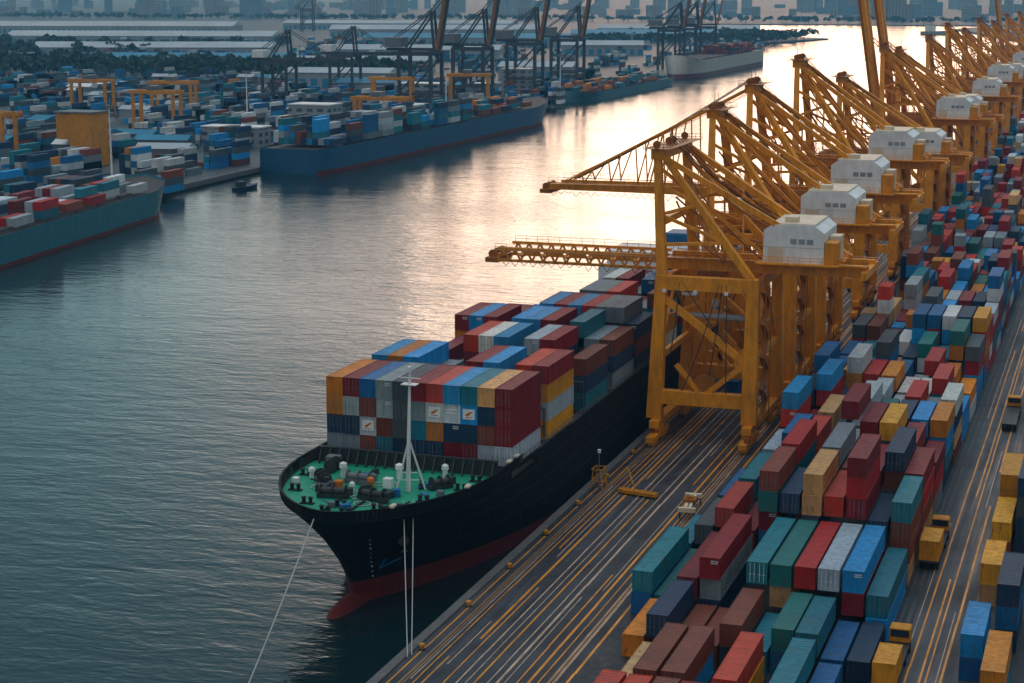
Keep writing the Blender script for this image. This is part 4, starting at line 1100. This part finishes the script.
# dark quay cranes of the far bank, prototype facing +X
def make_far_crane(raised):
    c = thing('quay_crane', '', 'crane', (0,0,0)); m = M['farcrane']; ZG = 36
    for x in (0,-20):
        for y in (0,18):
            MB().bar((x,y,0),(x,y,ZG),2.0,1.8).build('leg', m, c)
        MB().bar((x,0,10),(x,18,10),1.4,1.4).bar((x,0,ZG),(x,18,ZG),1.6,1.8).build('cross_beam', m, c)
    for y in (0,18):
        MB().bar((0,y,12),(-20,y,12),1.4,1.6).bar((0,y,ZG-1),(-20,y,ZG-1),1.4,1.8).bar((0,y,ZG-3),(-20,y,13),.9).build('portal_beam', m, c)
    for y in (6,12):
        MB().bar((1,y,ZG+1.6),(-30,y,ZG+1.6),.9,1.5).build('girder', m, c)
        e_ = (16,y,ZG+84) if raised else (44,y,ZG+2)
        MB().bar((1.5,y,ZG+1.6),e_,1.4,2.4).build('boom', M['cranebrown'] if raised and y == 6 else m, c)
        MB().bar((0,y,ZG),(-2,y,ZG+24),1.3).bar((-18,y,ZG+2),(-2,y,ZG+23),.9).build('apex_leg', m, c)
        MB().bar((-2,y,ZG+24),(-34,y,ZG+2.5),.5).bar((-2,y,ZG+24),(e_[0]*.8,y,ZG+40 if raised else ZG+3),.5).build('stay', m, c)
    bt = MB()
    for k in range(12):
        t = k/12; x = 1.5+(14.5 if raised else 42.5)*t; z = ZG+1.6+(82 if raised else .4)*t
        bt.bar((x,6,z),(x,12,z),.5)
        bt.bar((x,6,z),(x+(1.2 if raised else 3.5),12,z+(6.8 if raised else 0)),.35)
    bt.build('boom_tie', m, c)
    MB().box(-30,-20,3,15,ZG+2.8,ZG+8.5).build('machinery_house', M['white'] if not raised else M['grey'], c, bevel=.2)
    return c
FD = make_far_crane(False); FU = make_far_crane(True)
fc = [(0,-485,1000,'dark quay crane with lowered boom, left of the two above the blue ship'),(0,-490,1110,'dark quay crane with lowered boom, right of the two above the blue ship'),
      (1,-385,985,'leftmost of the four dark far cranes with raised booms'),(1,-385,1075,'second from the left of the four dark cranes with raised booms'),(1,-385,1180,'third from the left of the four dark cranes with raised booms'),(1,-385,1280,'rightmost of the four dark cranes with raised booms'),
      (1,-385,1600,'leftmost of the distant raised cranes above the ship at the bend'),(1,-385,1665,'middle of the distant raised cranes above the ship at the bend'),(1,-385,1750,'rightmost of the distant raised cranes above the ship at the bend'),
      (1,-1330,2850,'lone raised crane in the haze on the left')]
used = [False,False]
for k, x, y, lab in fc:
    p = (FD,FU)[k]; c = p if not used[k] else copy_tree(p); used[k] = True
    c.location = (x,y,2.2); c['label'] = lab; c['group'] = 'dark quay cranes on the far bank'
    if k == 0: c.scale = (.8,.8,.8)
    if y > 1700: c.rotation_euler = (0,0,R(15))

for k in range(26):
    Y = random.uniform(560,1250); X = -355-random.random()*(40+Y*.28)
    t = thing('storage_shed', f'small shed roof among the far bank containers, {ords[k%20]} of the scattered roofs', 'shed', (X,Y,2.2), R(random.uniform(-12,12)), 'small sheds scattered over the far bank')
    t['label'] = 'small low shed scattered among the container stacks of the far bank'
    w_, l_, h = random.uniform(9,26), random.uniform(7,14), random.uniform(5,9)
    MB().box(-w_/2,w_/2,-l_/2,l_/2,0,h).build('wall', M['wall' if k%2 else 'grey'], t)
    q_ = MB(); q_._add([(-w_/2-.6,-l_/2-.6,h),(w_/2+.6,-l_/2-.6,h),(w_/2+.6,l_/2+.6,h),(-w_/2-.6,l_/2+.6,h),(-w_/2-.6,0,h+2),(w_/2+.6,0,h+2)],[(0,1,5,4),(2,3,4,5),(0,4,3),(1,2,5),(0,3,2,1)]); q_.build('roof', M[('white','roof_pale','roof_blue')[k%3]], t)
# lamp masts
lm = thing('light_mast', '', 'lamp post', (-345,610,2.2))
MB().tube((0,0,0),(0,0,30),.45,8,.25).build('pole', M['white'], lm); MB().box(-2,2,-.6,.6,30,31).build('floodlight', M['grey'], lm)
for k,(x,y,lab) in enumerate(((-430,840,'tall white light mast left of the blue ship stern'),(-350,575,'tall pale light mast by the open far quay'),(-345,905,'tall pale light mast behind the blue ship'),(-345,1110,'thin light mast at the blue ship bow'))):
    c = lm if k == 0 else copy_tree(lm); c.location = (x,y,2.2); c['label'] = lab; c['group'] = 'light masts on the far bank'

# warehouses behind
def warehouse(x, y, w_, l_, h, rf, lab, rz=0):
    t = thing('warehouse', lab, 'warehouse', (x,y,2.2), rz, 'sheds behind the far bank')
    wl = MB().box(-w_/2,w_/2,-l_/2,l_/2,0,h).build('wall', M['wall'], t)
    dr = MB()
    for k in range(int(w_/9)): dr.box(-w_/2+3+9*k,-w_/2+8+9*k,-l_/2-.06,-l_/2,0,h*.6)
    dr.build('door', M['roof_blue'], wl)
    r = MB(); r._add([(-w_/2-1,-l_/2-1,h),(w_/2+1,-l_/2-1,h),(w_/2+1,l_/2+1,h),(-w_/2-1,l_/2+1,h),(-w_/2-1,0,h+l_*.09),(w_/2+1,0,h+l_*.09)],[(0,1,5,4),(2,3,4,5),(0,4,3),(1,2,5),(0,3,2,1)])
    r.build('roof', M[rf], t)
adj = ['long','low','wide','narrow','pale','hazy']
sheds = []
k = 0
for (px, py, w_, l_, rf) in [(-830,1500,190,50,'roof_blue'),(-640,1480,120,40,'roof_pale'),(-1010,1760,260,60,'roof_pale'),(-700,1760,170,50,'roof_pale'),(-1250,2150,360,70,'roof_pale'),(-800,2180,260,60,'roof_blue'),(-560,1960,90,50,'roof_pale'),
    (-1600,2650,420,80,'roof_pale'),(-1000,2600,330,70,'roof_pale'),(-640,2450,200,60,'roof_blue'),(-560,1250,80,36,'roof_pale'),(-460,1420,60,40,'roof_pale'),(-480,1130,50,30,'roof_blue'),(-1250,3050,420,60,'roof_pale'),(-700,2900,260,60,'roof_pale')]:
    sheds.append((px,py,w_,l_,rf))
for k,(px,py,w_,l_,rf) in enumerate(sheds):
    warehouse(px,py,w_,l_,random.uniform(8,12),rf,f'{"blue" if rf=="roof_blue" else "pale"} roofed shed on the far bank, {ords[k]} counted back from the river', R(random.uniform(8,18)))
# office blocks on the far bank (white ones behind the cranes)
for k,(x,y,w_,l_,h) in enumerate(((-420,1060,26,14,14),(-400,1190,20,14,18),(-395,760,30,12,9),(-410,880,24,16,12))):
    t = thing('office_building', f'white port office among containers on the far bank, {ords[k]} from the left', 'building', (x,y,2.2), 0, 'port offices on the far bank')
    MB().box(-w_/2,w_/2,-l_/2,l_/2,0,h).build('wall', TOW[0], t); MB().box(-w_/2-.4,w_/2+.4,-l_/2-.4,l_/2+.4,h,h+.6).build('roof', M['white'], t)

# city skyline
tid = 0
for k in range(230):
    Y = random.uniform(3900,6900); ang = random.uniform(-36,-1.2); X = math.tan(R(ang))*Y
    w_ = random.uniform(16,46); h = random.choice((12,16,20,26,34,45,60,80)) * random.uniform(.7,1.2)*(1.25 if Y > 5000 else .8)
    t = thing('tower_block', f'hazy city tower on the horizon, number {k+1} of the skyline', 'building', (X,Y,2), R(random.uniform(-20,20)), 'city towers on the horizon')
    t['label'] = 'hazy tower block among many on the city skyline at the top'
    m = TOW[k%3]
    bld = MB().box(-w_/2,w_/2,-w_/3,w_/3,0,h); 
    if k%3 == 0: bld.box(-w_/5,w_/5,-w_/6,w_/6,h,h+6)
    if k%4 == 1: bld.box(w_/2,w_/2+w_*.5,-w_/3,w_/3,0,h*.6)
    bld.build('wall', m, t)
    if k%5 == 0: MB().tube((0,0,h),(0,0,h+18),.8,6,.3).build('antenna', M['grey'], t)

# trees: leaf-cluster woods
def wood(name, label, area, n, hmin, hmax):
    b = MB(); x0,x1,y0,y1 = area
    for _ in range(n):
        X = random.uniform(x0,x1); Y = random.uniform(y0,y1); h = random.uniform(hmin,hmax); r = h*.42
        b.mi = 1; b.tube((X,Y,2.2),(X,Y,2.2+h*.5),h*.03,5,h*.015,caps=False); b.mi = 0
        for q in range(46):
            a = random.uniform(0,2*PI); e_ = random.uniform(-.4,1); rr = r*random.uniform(.55,1.05); ce = math.sqrt(max(0,1-e_*e_))
            c_ = Vector((X+rr*ce*math.cos(a), Y+rr*ce*math.sin(a), 2.2+h*.62+rr*e_*.85)); s_ = r*random.uniform(.16,.34)
            u = Vector((random.gauss(0,1),random.gauss(0,1),random.gauss(0,1))).normalized(); v = u.orthogonal().normalized()*s_; w2 = u.cross(v)
            b.quad(c_-v-w2*.6,c_+v-w2,c_+v*.7+w2,c_-v+w2*.8)
    return tag(b.build(name, [M['leaf'],M['bark']]), label, 'trees', kind='stuff')
wood('woodland','dark wood of dense trees behind the far-bank container yard', (-1050,-560,1280,1440), 330, 10, 18)
wood('woodland','strip of dark trees left of the sheds', (-1700,-1000,1560,1960), 300, 10, 18)
wood('woodland','dark tree belt along the river bend', (-700,-440,2300,2690), 320, 9, 16)
wood('woodland','hazy line of trees below the city skyline', (-3200,-200,3780,4050), 700, 8, 15)
# boats
def boat(x, y, rz, L_, lab, hull='navyhull', cabm='white'):
    t = thing('small_boat', lab, 'boat', (x,y,0), rz)
    b = MB(); V = []; n = 10
    for z, k in ((-.4,.7),(L_*.09,1)):
        for sd in (-1,1):
            for i in range(n+1):
                q = i/n; V.append((sd*L_*.14*k*(1-max(0,(q-.55)/.45)**2), q*L_+(k-.7)*L_*.1*q, z+(L_*.04*q*q if k == 1 else 0)))
    w_ = n+1; Fs = [(0+i,2*w_+i,2*w_+i+1,i+1) for i in range(n)]+[(w_+i,w_+i+1,3*w_+i+1,3*w_+i) for i in range(n)]+[(2*w_+i,3*w_+i,3*w_+i+1,2*w_+i+1) for i in range(n)]+[(0,w_,3*w_,2*w_)]
    b._add(V,Fs); b.build('hull', M[hull], t)
    MB().box(-L_*.08,L_*.08,L_*.12,L_*.4,L_*.09,L_*.24).build('cabin', M[cabm], t, bevel=.1)
boat(-316,606,R(-8),14,'small dark tug moored at the open far quay','navyhull','dark')
boat(-395,1890,R(-60),26,'tiny dark boat with a wake out on the bright water','navyhull','dark')
boat(-330,3050,R(-80),60,'white passenger ferry far away on the bright bend','whitehull','white')
print('ship containers', nship, 'yard', ny)

for k_, u_ in enumerate(MK_USED):
    if not u_: bpy.data.objects.remove(MARKS[k_])
